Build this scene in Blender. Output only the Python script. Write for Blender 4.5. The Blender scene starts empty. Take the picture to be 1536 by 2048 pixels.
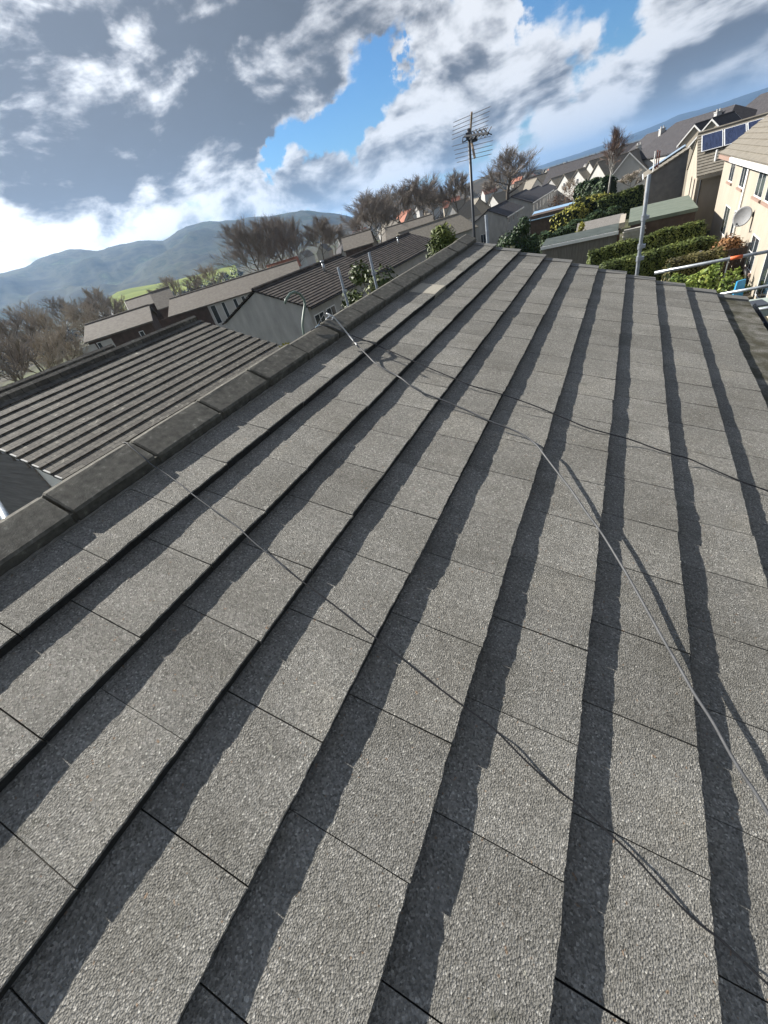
import bpy, math, random
from mathutils import Vector, Matrix, noise as mnoise
R = math.radians
scene = bpy.context.scene
col = scene.collection
H = 7.0                                   # eye height over the near gardens

# ------------------------------------------------------------------ camera
FPX = 788.5                               # focal length in pixels of the 1536 x 2048 photograph
CR = Vector((0.87373, 0.42528, -0.23609)) # camera right, down, forward in the world
CD = Vector((0.09548, -0.62587, -0.77406))
CF = Vector((-0.47696, 0.65378, -0.58744))
cam = bpy.data.cameras.new("camera")
cam_ob = bpy.data.objects.new("camera", cam); col.objects.link(cam_ob)
m3 = Matrix((CR, -CD, -CF)).transposed()
cam_ob.matrix_world = Matrix.Translation((0, 0, H)) @ m3.to_4x4()
cam.sensor_fit = 'VERTICAL'; cam.sensor_height = 24.0; cam.lens = 24.0 * FPX / 2048
cam.clip_start = 0.05; cam.clip_end = 60000
scene.camera = cam_ob
scene.render.resolution_x = 768; scene.render.resolution_y = 1024

# ------------------------------------------------------------------ light
SUN = Vector((-0.8476, 0.0947, 0.5854)).normalized()   # towards the sun
sun = bpy.data.lights.new("sun", 'SUN'); sun.energy = 5.0; sun.angle = R(0.5); sun.color = (1.0, 0.95, 0.87)
sun_ob = bpy.data.objects.new("sun", sun); col.objects.link(sun_ob)
sun_ob.rotation_euler = SUN.to_track_quat('Z', 'Y').to_euler()
scene.view_settings.view_transform = 'Standard'; scene.view_settings.look = 'None'
scene.view_settings.exposure = 1.06; scene.view_settings.gamma = 1.0
scene.cycles.max_bounces = 6; scene.cycles.diffuse_bounces = 3; scene.cycles.glossy_bounces = 2
scene.cycles.transparent_max_bounces = 6; scene.cycles.volume_bounces = 0
scene.cycles.use_denoising = True
scene.cycles.sample_clamp_indirect = 4.0

def ray(x, y):
    "direction into the scene of a point of the 1536 x 2048 photograph"
    return CR * ((x - 768) / FPX) + CD * ((y - 1024) / FPX) + CF
def at(x, y, D=None, X=None, Y=None, Z=None):
    d = ray(x, y)
    if D is not None: s = D / math.hypot(d.x, d.y)
    elif X is not None: s = X / d.x
    elif Y is not None: s = Y / d.y
    else: s = (Z - H) / d.z
    return Vector((0, 0, H)) + d * s

# ------------------------------------------------------------------ sky with clouds
world = bpy.data.worlds.new("World"); scene.world = world; world.use_nodes = True
nt = world.node_tree; nt.nodes.clear()
def N(t, **k):
    n = nt.nodes.new(t)
    for a, b in k.items(): setattr(n, a, b)
    return n
def val(x, sock):
    if hasattr(x, 'is_output') or isinstance(x, bpy.types.NodeSocket): nt.links.new(x, sock)
    else: sock.default_value = x
def mth(op, a, b=0.0, c=None, clamp=False):
    n = N('ShaderNodeMath', operation=op, use_clamp=clamp); val(a, n.inputs[0]); val(b, n.inputs[1])
    if c is not None: val(c, n.inputs[2])
    return n.outputs[0]
def vmth(op, a, b=(0, 0, 0)):
    n = N('ShaderNodeVectorMath', operation=op); val(a, n.inputs[0]); val(b, n.inputs[1])
    return n.outputs['Value'] if op == 'DOT_PRODUCT' else n.outputs[0]
def smooth(x, a, b, lo=0.0, hi=1.0):
    n = N('ShaderNodeMapRange', interpolation_type='SMOOTHSTEP'); val(x, n.inputs[0])
    for i, v in enumerate((a, b, lo, hi)): n.inputs[i + 1].default_value = v
    return n.outputs[0]
def mixc(f, a, b):
    n = N('ShaderNodeMix', data_type='RGBA'); val(f, n.inputs[0]); val(a, n.inputs[6]); val(b, n.inputs[7]); return n.outputs[2]
SKY_STRENGTH = 0.05
sky = N('ShaderNodeTexSky', sky_type='NISHITA'); sky.sun_disc = False
sky.sun_elevation = math.asin(SUN.z); sky.sun_rotation = math.atan2(SUN.x, SUN.y)
sky.altitude = 100; sky.air_density = 1.0; sky.dust_density = 0.6; sky.ozone_density = 2.2
tc = N('ShaderNodeTexCoord'); D_ = tc.outputs['Generated']
sep = N('ShaderNodeSeparateXYZ'); nt.links.new(D_, sep.inputs[0]); zc = sep.outputs[2]
den = mth('ADD', mth('MAXIMUM', zc, 0.0), 0.13)
comb = N('ShaderNodeCombineXYZ'); nt.links.new(mth('DIVIDE', sep.outputs[0], den), comb.inputs[0]); nt.links.new(mth('DIVIDE', sep.outputs[1], den), comb.inputs[1])
pl = vmth('MULTIPLY', D_, (1, 1, 2.1))
def nz(vec, scale, detail, rough, dist=0.0):
    n = N('ShaderNodeTexNoise', noise_dimensions='3D'); val(vec, n.inputs['Vector'])
    n.inputs['Scale'].default_value = scale; n.inputs['Detail'].default_value = detail
    n.inputs['Roughness'].default_value = rough; n.inputs['Distortion'].default_value = dist
    return n.outputs['Fac']
# where the cloud masses and the blue gaps stand in the sky: x, y, radius in degrees, amount, darkness
BL = [(60, 120, 8, .22, -.1), (230, 60, 7, .30, .1), (430, 60, 8, .42, .45), (680, 0, 6, .42, .65), (840, -60, 6, .35, .4), (540, 150, 5.5, .36, .6),
      (430, 240, 5, .22, .1), (130, 270, 6, .34, .5), (340, 390, 5, .34, .45), (130, 430, 7, .26, .25), (-60, 380, 10, .30, .1), (60, 520, 7, .2, -.1), (290, 160, 3.0, .0, -.5), (190, 475, 3, .05, -.3),
      (930, 90, 4.2, .62, -.3), (870, 150, 2.8, .4, -.3), (1010, 130, 3.2, .45, -.1), (1150, 10, 2.0, .3, 0),
      (490, 412, 2.4, .6, -.35), (570, 392, 2.3, .7, -.35), (650, 362, 2.3, .7, -.3), (720, 325, 2.4, .7, -.25), (800, 290, 2.5, .65, -.2), (880, 250, 2.6, .6, -.1), (960, 290, 2.6, .4, 0), (1080, 215, 3.6, .42, .1), (1250, 140, 4.2, .38, .1),
      (1400, 80, 4.5, .36, .1), (1536, 20, 4.5, .38, .1), (760, 225, 1.6, .25, -.1), (1330, 210, 2.6, .16, .0), (1180, 265, 2.6, .08, .0), (1450, 150, 3, .2, 0),
      (590, 300, 2.0, -.7, 0), (550, 340, 1.4, -.5, 0), (740, 160, 2.6, -.65, 0), (660, 240, 2.2, -.7, 0), (800, 90, 2.0, -.5, 0), (1095, 60, 2.2, -.45, 0), (865, 10, 2.0, -.45, 0), (1230, 20, 2.6, -.35, 0),
      (840, 215, 1.5, -.35, 0), (1090, 305, 2.2, -.2, 0)]
wn = N('ShaderNodeTexNoise', noise_dimensions='3D'); nt.links.new(D_, wn.inputs['Vector']); wn.inputs['Scale'].default_value = 7.0; wn.inputs['Detail'].default_value = 6; wn.inputs['Roughness'].default_value = .6
wv = vmth('MULTIPLY', vmth('SUBTRACT', wn.outputs['Color'], (.5, .5, .5)), (.26, .26, .15))
DW = vmth('NORMALIZE', vmth('ADD', D_, wv))
macro = None; dark = None
for (x, y, r, w, dk) in BL:
    c = ray(x, y).normalized()
    f = smooth(vmth('DOT_PRODUCT', DW, c), math.cos(R(r * 1.75)), math.cos(R(r * 0.15)))
    t = mth('MULTIPLY', f, w); macro = t if macro is None else mth('ADD', macro, t)
    if dk:
        t = mth('MULTIPLY', f, dk); dark = t if dark is None else mth('ADD', dark, t)
n1 = nz(pl, 5.0, 9, 0.57, 0.3)
off = vmth('ADD', pl, tuple(Vector((SUN.x, SUN.y, SUN.z * 1.5)).normalized() * 0.05))
n2 = nz(off, 5.0, 5, 0.55, 0.3)
n3 = nz(pl, 17, 6, 0.6, 0.1)
front = smooth(vmth('DOT_PRODUCT', D_, ray(700, 300).normalized()), 0.45, 0.72)
base = mth('ADD', mth('MULTIPLY', mth('SUBTRACT', 1.0, front), 0.40), mth('MULTIPLY', macro, front))  # dark cloud added outside the view, to dim the ambient light
dens = mth('ADD', base, mth('MULTIPLY', mth('SUBTRACT', n1, 0.5), 1.9))
dens = mth('ADD', dens, mth('MULTIPLY', mth('SUBTRACT', n3, 0.5), 0.35))
alpha = smooth(dens, 0.05, 0.36)
litn = mth('MULTIPLY', mth('SUBTRACT', n2, n1), 4.5)
n4 = nz(vmth('ADD', pl, (3.1, 1.7, .4)), 6.0, 8, 0.55, 0.45)
dark = mth('ADD', dark, mth('MULTIPLY', mth('SUBTRACT', 1.0, front), 0.95))
thick = mth('ADD', mth('MULTIPLY', mth('SUBTRACT', dens, 0.30), 0.55), mth('MULTIPLY', dark, 0.62))
thick = mth('ADD', mth('ADD', thick, litn), mth('MULTIPLY', mth('SUBTRACT', n4, 0.50), 3.4))
shade = smooth(thick, -0.12, 0.92)
CL = 0.44
sunny = smooth(vmth('DOT_PRODUCT', D_, tuple(SUN)), 0.55, 0.98, 1.0, 1.75)
ccol0 = mixc(shade, (CL * 0.97, CL * 0.99, CL * 1.03, 1), (0.058, 0.065, 0.079, 1))
cs = N('ShaderNodeVectorMath', operation='SCALE'); nt.links.new(ccol0, cs.inputs[0]); nt.links.new(sunny, cs.inputs['Scale']); ccol = cs.outputs[0]
skyc = N('ShaderNodeVectorMath', operation='SCALE'); nt.links.new(sky.outputs[0], skyc.inputs[0]); skyc.inputs['Scale'].default_value = SKY_STRENGTH
tint = N('ShaderNodeMix', data_type='RGBA', blend_type='MULTIPLY'); tint.inputs[0].default_value = 1.0
nt.links.new(skyc.outputs[0], tint.inputs[6]); tint.inputs[7].default_value = (0.42, 0.78, 1.10, 1)
final = mixc(alpha, tint.outputs[2], ccol)
bg = N('ShaderNodeBackground'); nt.links.new(final, bg.inputs[0]); bg.inputs[1].default_value = 1.0
out = N('ShaderNodeOutputWorld'); nt.links.new(bg.outputs[0], out.inputs[0])

# ------------------------------------------------------------------ helpers
class MB:
    "collects faces, builds one mesh object"
    def __init__(s): s.v = []; s.f = []; s.m = []
    def add(s, vs, fs, mi=0):
        b = len(s.v); s.v += [Vector(p) for p in vs]
        for f in fs: s.f.append(tuple(b + i for i in f)); s.m.append(mi)
        return s
    def box(s, c, d, mi=0, rz=0.0, taper=1.0):
        cx, cy, cz = c; hx, hy, hz = d[0] / 2, d[1] / 2, d[2] / 2; cs, sn = math.cos(rz), math.sin(rz); vs = []
        for z, k in ((-hz, 1.0), (hz, taper)):
            for x, y in ((-hx, -hy), (hx, -hy), (hx, hy), (-hx, hy)):
                x, y = x * k, y * k; vs.append((cx + x * cs - y * sn, cy + x * sn + y * cs, cz + z))
        return s.add(vs, [(3, 2, 1, 0), (4, 5, 6, 7), (0, 1, 5, 4), (1, 2, 6, 5), (2, 3, 7, 6), (3, 0, 4, 7)], mi)
    def quad(s, a, b, c, d, mi=0): return s.add([a, b, c, d], [(0, 1, 2, 3)], mi)
    def hexa(s, bot, top, mi=0):
        n = len(bot); vs = list(bot) + list(top)
        fs = [tuple(range(n - 1, -1, -1)), tuple(range(n, 2 * n))] + [(i, (i + 1) % n, n + (i + 1) % n, n + i) for i in range(n)]
        return s.add(vs, fs, mi)
    def tube(s, pts, r, sides=6, mi=0, caps=True):
        pts = [Vector(p) for p in pts]; n = len(pts); rr = r if isinstance(r, (list, tuple)) else [r] * n
        b = len(s.v); ref = None
        for i, p in enumerate(pts):
            t = (pts[min(i + 1, n - 1)] - pts[max(i - 1, 0)])
            if t.length < 1e-9: t = Vector((0, 0, 1))
            t.normalize()
            if ref is None: ref = Vector((0, 0, 1)) if abs(t.z) < .9 else Vector((1, 0, 0))
            a = (ref - t * ref.dot(t)).normalized(); ref = a; c = t.cross(a)
            for k in range(sides):
                an = 2 * math.pi * k / sides; s.v.append(p + (a * math.cos(an) + c * math.sin(an)) * rr[i])
        for i in range(n - 1):
            for k in range(sides):
                k2 = (k + 1) % sides
                s.f.append((b + i * sides + k, b + i * sides + k2, b + (i + 1) * sides + k2, b + (i + 1) * sides + k)); s.m.append(mi)
        if caps:
            s.f.append(tuple(b + k for k in range(sides - 1, -1, -1))); s.m.append(mi)
            s.f.append(tuple(b + (n - 1) * sides + k for k in range(sides))); s.m.append(mi)
        return s
    def build(s, name, mats, parent=None, smooth=False):
        me = bpy.data.meshes.new(name)
        o = bpy.data.objects.new(name, me); col.objects.link(o)
        off = Vector((0, 0, 0)); p = parent
        while p is not None: off += Vector(p.location); p = p.parent
        if parent is None and s.v:
            x0 = [min(v[i] for v in s.v) for i in range(3)]; x1 = [max(v[i] for v in s.v) for i in range(3)]
            off = Vector(((x0[0] + x1[0]) / 2, (x0[1] + x1[1]) / 2, x0[2])); o.location = off
        me.from_pydata([v - off for v in s.v], [], s.f)
        for m in (mats if isinstance(mats, (list, tuple)) else [mats]): me.materials.append(m)
        me.polygons.foreach_set('material_index', s.m)
        if smooth: me.polygons.foreach_set('use_smooth', [True] * len(s.f))
        me.update()
        if parent is not None: o.parent = parent
        return o
def tag(o, label, cat, group=None):
    o['label'] = label; o['category'] = cat
    if group: o['group'] = group
    return o
def thing(name, loc, label, cat, group=None):
    o = bpy.data.objects.new(name, None); col.objects.link(o); o.location = Vector(loc); o.empty_display_size = .2
    return tag(o, label, cat, group)
def struct(o): o['kind'] = 'structure'; return o

def mat(name, rough=0.85, spec=0.2, metallic=0.0):
    m = bpy.data.materials.new(name); m.use_nodes = True; t = m.node_tree
    b = t.nodes['Principled BSDF']; b.inputs['Roughness'].default_value = rough
    b.inputs['Specular IOR Level'].default_value = spec; b.inputs['Metallic'].default_value = metallic
    return m, t, b
def ramp(t, fac, stops):
    r = t.nodes.new('ShaderNodeValToRGB'); el = r.color_ramp.elements
    while len(el) < len(stops): el.new(0.5)
    for e, (p, c) in zip(el, stops): e.position = p; e.color = (*c, 1)
    t.links.new(fac, r.inputs[0]); return r.outputs[0]
def tnoise(t, scale, detail=4, rough=.55, coord='Object', sc=None):
    tcn = t.nodes.new('ShaderNodeTexCoord'); n = t.nodes.new('ShaderNodeTexNoise')
    src = tcn.outputs[coord]
    if sc:
        mp = t.nodes.new('ShaderNodeMapping'); mp.inputs['Scale'].default_value = sc; t.links.new(src, mp.inputs[0]); src = mp.outputs[0]
    t.links.new(src, n.inputs['Vector']); n.inputs['Scale'].default_value = scale; n.inputs['Detail'].default_value = detail; n.inputs['Roughness'].default_value = rough
    return n.outputs['Fac']
def mmix(t, f, a, b, mode='MIX'):
    n = t.nodes.new('ShaderNodeMix'); n.data_type = 'RGBA'; n.blend_type = mode
    for i, x in ((0, f), (6, a), (7, b)):
        if isinstance(x, bpy.types.NodeSocket): t.links.new(x, n.inputs[i])
        else: n.inputs[i].default_value = x if i == 0 else (*x, 1)
    return n.outputs[2]
def bump(t, b, h, strength=.5, dist=.01):
    n = t.nodes.new('ShaderNodeBump'); n.inputs['Strength'].default_value = strength; n.inputs['Distance'].default_value = dist
    t.links.new(h, n.inputs['Height']); t.links.new(n.outputs[0], b.inputs['Normal'])
def speckled(name, c1, c2, scale=8, rough=.85, bscale=None, bstr=.3, bdist=.01, spec=.2, sc=None, c3=None):
    m, t, b = mat(name, rough, spec)
    st = [(.3, c1), (.7, c2)] if c3 is None else [(.28, c1), (.6, c2), (.72, c3)]
    t.links.new(ramp(t, tnoise(t, scale, 6, .6, sc=sc), st), b.inputs['Base Color'])
    if bscale: bump(t, b, tnoise(t, bscale, 4, .6), bstr, bdist)
    return m
def plain(name, c, rough=.6, spec=.3, metallic=0.0, var=.12, scale=6):
    m, t, b = mat(name, rough, spec, metallic)
    t.links.new(ramp(t, tnoise(t, scale, 5, .6), [(.3, tuple(x * (1 - var) for x in c)), (.7, tuple(min(1, x * (1 + var)) for x in c))]), b.inputs['Base Color'])
    return m

# ------------------------------------------------------------------ materials
def granule_mat():
    m, t, b = mat('granulated_tile', .82, .15)
    tcn = t.nodes.new('ShaderNodeTexCoord')
    vo = t.nodes.new('ShaderNodeTexVoronoi'); vo.inputs['Scale'].default_value = 215; t.links.new(tcn.outputs['Object'], vo.inputs['Vector'])
    sx = t.nodes.new('ShaderNodeSeparateColor'); t.links.new(vo.outputs['Color'], sx.inputs[0])
    grain = ramp(t, sx.outputs[0], [(0.0, (.12, .117, .106)), (.25, (.19, .185, .168)), (.7, (.25, .243, .222)), (.95, (.33, .32, .294)), (1.0, (.48, .47, .43))])
    for e in grain.node.color_ramp.elements: pass
    big = tnoise(t, 2.2, 5, .6)
    tone = ramp(t, big, [(.3, (.78, .77, .75)), (.55, (1, 1, 1)), (.75, (1.12, 1.1, 1.06))])
    c = mmix(t, 1.0, grain, tone, 'MULTIPLY')
    # scuffs and dark specks
    c = mmix(t, ramp(t, tnoise(t, 26, 3, .5), [(.70, (0, 0, 0)), (.78, (.55, .55, .55))]), c, (.06, .06, .055))
    # pale lichen dots, rusty stones, darker washed streaks down the slope
    c = mmix(t, ramp(t, tnoise(t, 44, 2, .4), [(.735, (0, 0, 0)), (.76, (.6, .6, .6))]), c, (.40, .39, .33))
    c = mmix(t, ramp(t, tnoise(t, 75, 1, .4), [(.745, (0, 0, 0)), (.77, (.6, .6, .6))]), c, (.26, .16, .09))
    c = mmix(t, ramp(t, tnoise(t, 1.0, 5, .65, sc=(1.3, 7, 1.3)), [(.45, (0, 0, 0)), (.75, (.38, .38, .38))]), c, (.11, .105, .09))
    c = mmix(t, ramp(t, tnoise(t, 7, 6, .7), [(.62, (0, 0, 0)), (.74, (.5, .5, .5))]), c, (.085, .085, .06))
    # every tile a slightly different tone
    at_ = t.nodes.new('ShaderNodeAttribute'); at_.attribute_name = 'tone'
    c = mmix(t, 1.0, c, at_.outputs['Color'], 'MULTIPLY')
    # green-brown growth along the course at the gutter
    at2 = t.nodes.new('ShaderNodeAttribute'); at2.attribute_name = 'growth'
    g1 = tnoise(t, 5, 6, .65)
    mm = t.nodes.new('ShaderNodeMath'); mm.operation = 'MULTIPLY'; t.links.new(at2.outputs['Fac'], mm.inputs[0])
    gr = ramp(t, g1, [(.38, (.15, .15, .15)), (.6, (.95, .95, .95))]); t.links.new(gr, mm.inputs[1])
    c = mmix(t, mm.outputs[0], c, (.07, .066, .045))
    t.links.new(c, b.inputs['Base Color'])
    hsum = t.nodes.new('ShaderNodeMath'); hsum.operation = 'ADD'
    t.links.new(vo.outputs['Distance'], hsum.inputs[0]); t.links.new(tnoise(t, 300, 3, .7), hsum.inputs[1])
    bump(t, b, hsum.outputs[0], 1.0, .0036)
    return m
M = {}
M['granule'] = granule_mat()
M['tile_edge_shade'] = speckled('bare_edge_shade', (.022, .022, .022), (.05, .049, .046), 60)  # bare tail edge, with the shade under the lip put into its dark colour
M['patch'] = speckled('pale_granulated_tile', (.30, .28, .23), (.42, .39, .33), 90, bscale=160, bstr=.4, bdist=.003)
M['ridge'] = speckled('ridge_concrete', (.075, .071, .061), (.145, .138, .117), 30, bscale=170, bstr=.4, bdist=.003, c3=(.27, .26, .22))
M['old_tile'] = speckled('lichen_tile', (.06, .058, .053), (.115, .11, .099), 11, bscale=25, bstr=.4, bdist=.02, c3=(.30, .30, .27))
def tile_tones(m, w, h):
    t = m.node_tree; b = t.nodes['Principled BSDF']; src = b.inputs['Base Color'].links[0].from_socket
    tcn = t.nodes.new('ShaderNodeTexCoord'); mp = t.nodes.new('ShaderNodeMapping'); mp.inputs['Rotation'].default_value = (0, 0, math.pi / 2); t.links.new(tcn.outputs['Object'], mp.inputs[0])
    br = t.nodes.new('ShaderNodeTexBrick'); t.links.new(mp.outputs[0], br.inputs[0]); br.inputs['Scale'].default_value = 1; br.inputs['Brick Width'].default_value = w; br.inputs['Row Height'].default_value = h
    br.inputs['Mortar Size'].default_value = .012; br.inputs['Color1'].default_value = (.72, .7, .68, 1); br.inputs['Color2'].default_value = (1.2, 1.18, 1.12, 1); br.inputs['Mortar'].default_value = (.45, .45, .45, 1)
    t.links.new(mmix(t, 1.0, src, br.outputs[0], 'MULTIPLY'), b.inputs['Base Color']); return m
tile_tones(M['old_tile'], .33, .31)
M['dark_tile'] = speckled('dark_tile', (.045, .040, .038), (.10, .088, .08), 4, bscale=25, bstr=.3, bdist=.02)
tile_tones(M['dark_tile'], .33, .285)
M['far_tile'] = speckled('brown_tile', (.10, .09, .078), (.17, .155, .135), 3)
M['navy_tile'] = speckled('slate_tile', (.042, .041, .046), (.078, .074, .078), 3)
M['tan_tile'] = speckled('weathered_tile', (.15, .135, .11), (.24, .22, .185), 4, bscale=20, bstr=.3, bdist=.02)
M['red_tile'] = speckled('red_tile', (.30, .12, .08), (.42, .2, .14), 3)
M['harl'] = speckled('grey_harling', (.32, .315, .31), (.46, .455, .445), 2.2, bscale=60, bstr=.4, bdist=.01, sc=(1, 1, .35))
M['cream'] = speckled('cream_render', (.36, .318, .26), (.44, .395, .325), 1.4, bscale=50, bstr=.25, bdist=.006, sc=(1, 1, .4))
M['white_wall'] = speckled('white_render', (.46, .455, .435), (.56, .555, .535), 1.2)
M['beige'] = speckled('beige_harling', (.36, .31, .25), (.47, .41, .335), 1.6, bscale=60, bstr=.3, bdist=.01, sc=(1, 1, .4))
M['brown_clad'] = speckled('brown_cladding', (.07, .05, .042), (.12, .09, .075), 2)
M['board'] = speckled('dark_timber_board', (.13, .125, .12), (.22, .21, .2), 3, sc=(.4, .4, 6))
M['white'] = plain('white_paint', (.78, .78, .77), .45, .4, var=.05)
M['pvc'] = plain('white_plastic', (.72, .74, .76), .35, .5, var=.05)
M['grey_metal'] = plain('galvanised_steel', (.36, .39, .42), .42, .5, .55, var=.22, scale=18)
M['dark_metal'] = plain('dark_steel', (.07, .075, .085), .5, .4, .3)
M['alu'] = plain('aluminium', (.32, .32, .33), .4, .5, .7)
M['orange'] = plain('orange_tape', (.75, .16, .06), .5)
M['black'] = plain('black_cable', (.018, .018, .02), .5, .4)
M['grey_cable'] = plain('grey_cable', (.085, .088, .093), .55, .3, var=.25, scale=30)
M['silver'] = plain('silver_sleeve', (.62, .63, .63), .35, .5, .2)
M['green_hose'] = plain('green_hose', (.15, .2, .165), .45, .45)
M['blue'] = plain('blue_plastic', (.05, .32, .62), .4, .4)
M['steel_blue'] = plain('blue_grey_clamp', (.16, .25, .34), .4, .5, .3)
M['gutter'] = plain('dark_gutter', (.02, .02, .024), .45, .4)
M['pink'] = plain('red_panel', (.28, .10, .075), .6)
M['sill'] = plain('red_sandstone_sill', (.30, .205, .165), .8)
M['felt'] = speckled('green_felt', (.12, .145, .115), (.17, .195, .16), 1.5)
M['shed_roof'] = speckled('dark_felt', (.05, .062, .06), (.085, .1, .095), 2)
M['wood'] = speckled('weathered_board', (.16, .15, .14), (.26, .25, .235), 3, sc=(4, 4, .4))
M['brick'] = speckled('grey_block', (.28, .27, .25), (.4, .39, .36), 6)
M['deck'] = speckled('scaffold_board', (.3, .29, .26), (.44, .43, .39), 5, sc=(.5, 4, 1))
M['dish'] = plain('grey_mesh_dish', (.26, .265, .275), .55, .3)
M['bark'] = speckled('bark', (.10, .085, .072), (.18, .155, .13), 6)
M['twig'] = speckled('twig', (.20, .175, .155), (.31, .275, .245), 3)
M['twig_tan'] = speckled('tan_twig', (.31, .27, .225), (.45, .40, .335), 2)
M['birch'] = speckled('birch_bark', (.35, .33, .3), (.5, .48, .45), 5)
def glass_mat():
    m, t, b = mat('window_glass', .08, .6); b.inputs['Base Color'].default_value = (.035, .045, .055, 1); return m
M['glass'] = glass_mat()
def pv_mat():
    m, t, b = mat('solar_cells', .22, .5)
    t.links.new(ramp(t, tnoise(t, 3, 3, .5, sc=(3, .4, .4)), [(.3, (.012, .02, .055)), (.7, (.03, .045, .10))]), b.inputs['Base Color']); return m
M['pv'] = pv_mat()
def leaf_mat(name, c1, c2, c3):
    m, t, b = mat(name, .55, .3)
    at_ = t.nodes.new('ShaderNodeAttribute'); at_.attribute_name = 'tone'
    t.links.new(ramp(t, at_.outputs['Fac'], [(0.0, c1), (.55, c2), (1.0, c3)]), b.inputs['Base Color'])
    b.inputs['Subsurface Weight'].default_value = 0.0
    return m
M['leaf_hedge'] = leaf_mat('hedge_leaves', (.03, .048, .012), (.11, .14, .03), (.23, .25, .065))
M['leaf_dark'] = leaf_mat('dark_leaves', (.018, .036, .014), (.04, .075, .024), (.085, .13, .05))
M['leaf_yellow'] = leaf_mat('golden_leaves', (.12, .13, .02), (.28, .27, .04), (.42, .37, .06))
M['leaf_laurel'] = leaf_mat('laurel_leaves', (.03, .05, .016), (.085, .11, .03), (.24, .25, .1))
M['leaf_bright'] = leaf_mat('bright_leaves', (.06, .10, .02), (.16, .22, .04), (.34, .36, .08))
M['leaf_rust'] = leaf_mat('rusty_leaves', (.08, .04, .02), (.22, .11, .045), (.36, .2, .09))
M['leaf_olive'] = leaf_mat('olive_leaves', (.05, .045, .016), (.10, .09, .03), (.17, .15, .05))
M['hedge_shade_core'] = plain('hedge_shade_core', (.014, .02, .008), .9, .1)  # solid hedge body, shadow between the leaves put into its dark green
M['wood_far'] = leaf_mat('woodland', (.045, .039, .033), (.08, .067, .054), (.11, .10, .065))

# ------------------------------------------------------------------ ground
def smoothstep(a, b, x):
    t = max(0.0, min(1.0, (x - a) / (b - a))); return t * t * (3 - 2 * t)
def gz(x, y):
    r = math.hypot(x, y); left = smoothstep(-5, -40, x)
    z = -0.3 * smoothstep(8, 40, r) - 5.0 * smoothstep(45, 130, r) - 8 * smoothstep(120, 500, r) - 10 * smoothstep(500, 2500, r) - 14 * smoothstep(2500, 9000, r)
    return z + mnoise.noise(Vector((x * .01, y * .01, 3))) * min(1.5, r / 150)
def ground():
    mb = MB(); rs = [0, 3, 6, 10, 15, 20, 27, 35, 45, 58, 75, 95, 120, 150, 190, 240, 300, 380, 480, 620, 800, 1050, 1400, 1900, 2600, 3600, 5200, 8000, 13000, 21000, 28000]
    na = 96; vs = [(0, 0, gz(0, 0))]; fs = []
    for r in rs[1:]:
        for k in range(na):
            a = 2 * math.pi * k / na; x, y = r * math.sin(a), r * math.cos(a); vs.append((x, y, gz(x, y)))
    for k in range(na): fs.append((0, 1 + (k + 1) % na, 1 + k))
    for i in range(len(rs) - 2):
        for k in range(na):
            a, b = 1 + i * na + k, 1 + i * na + (k + 1) % na; fs.append((a, b, b + na, a + na))
    mb.add(vs, fs)
    m, t, b = mat('ground', .95, .1)
    near = ramp(t, tnoise(t, .35, 6, .6), [(.35, (.05, .045, .035)), (.5, (.06, .07, .03)), (.62, (.10, .09, .07)), (.75, (.16, .15, .13))])
    far = ramp(t, tnoise(t, .006, 8, .65), [(.32, (.03, .035, .025)), (.46, (.055, .06, .03)), (.56, (.07, .06, .05)), (.66, (.10, .13, .04)), (.8, (.05, .05, .04))])
    cd = t.nodes.new('ShaderNodeTexCoord'); ln = t.nodes.new('ShaderNodeVectorMath'); ln.operation = 'LENGTH'; t.links.new(cd.outputs['Object'], ln.inputs[0])
    mr = t.nodes.new('ShaderNodeMapRange'); t.links.new(ln.outputs['Value'], mr.inputs[0]); mr.inputs[1].default_value = 60; mr.inputs[2].default_value = 220
    t.links.new(mmix(t, mr.outputs[0], near, far), b.inputs['Base Color'])
    struct(mb.build('ground', m, None, True))
ground()

def hill_mesh(name, prof, dist, depth, zbase, m, seed=0, rough=1.0):
    "a ridge of hills: its crest, seen at the listed points, stands dist metres off; slopes run down to us and away"
    mb = MB(); P = [at(x, y, D=d) for (x, y, d) in [(p[0], p[1], p[2] if len(p) > 2 else dist) for p in prof]]
    pts = []
    for i in range(len(P) - 1):
        for k in range(10): pts.append(P[i].lerp(P[i + 1], k / 10))
    pts.append(P[-1]); nr = 26; vs = []; fs = []
    for i, p in enumerate(pts):
        d = Vector((p.x, p.y, 0)); L = d.length; d.normalize()
        for j in range(nr + 8):
            t = j / nr                                   # 0 at the foot nearest us, 1 at the crest
            q = d * (L - depth * (1 - t)) if t <= 1 else d * (L + depth * (t - 1) * 1.2)
            h = (t ** 1.25) if t <= 1 else max(0, 1 - (t - 1) * 2.6)
            w = math.sin(min(t, 1) * math.pi) if t < 1 else 0
            nn = mnoise.fractal(Vector((q.x * .0022, q.y * .0022, seed)), 1.0, 2.0, 5) * rough
            jit = mnoise.fractal(Vector((q.x * .006, q.y * .006, seed + 7)), 1.0, 2.0, 4)
            z = zbase + (p.z - zbase) * h + (p.z - zbase) * (.28 * nn * w) + jit * (9 if t >= .98 else 16) * rough
            vs.append((q.x, q.y, z))
    n = nr + 8
    for i in range(len(pts) - 1):
        for j in range(n - 1): fs.append((i * n + j, i * n + j + 1, (i + 1) * n + j + 1, (i + 1) * n + j))
    mb.add(vs, fs); o = mb.build(name, m, None, True); return struct(o)
mh, th, bh = mat('hillside', .95, .05)
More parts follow.
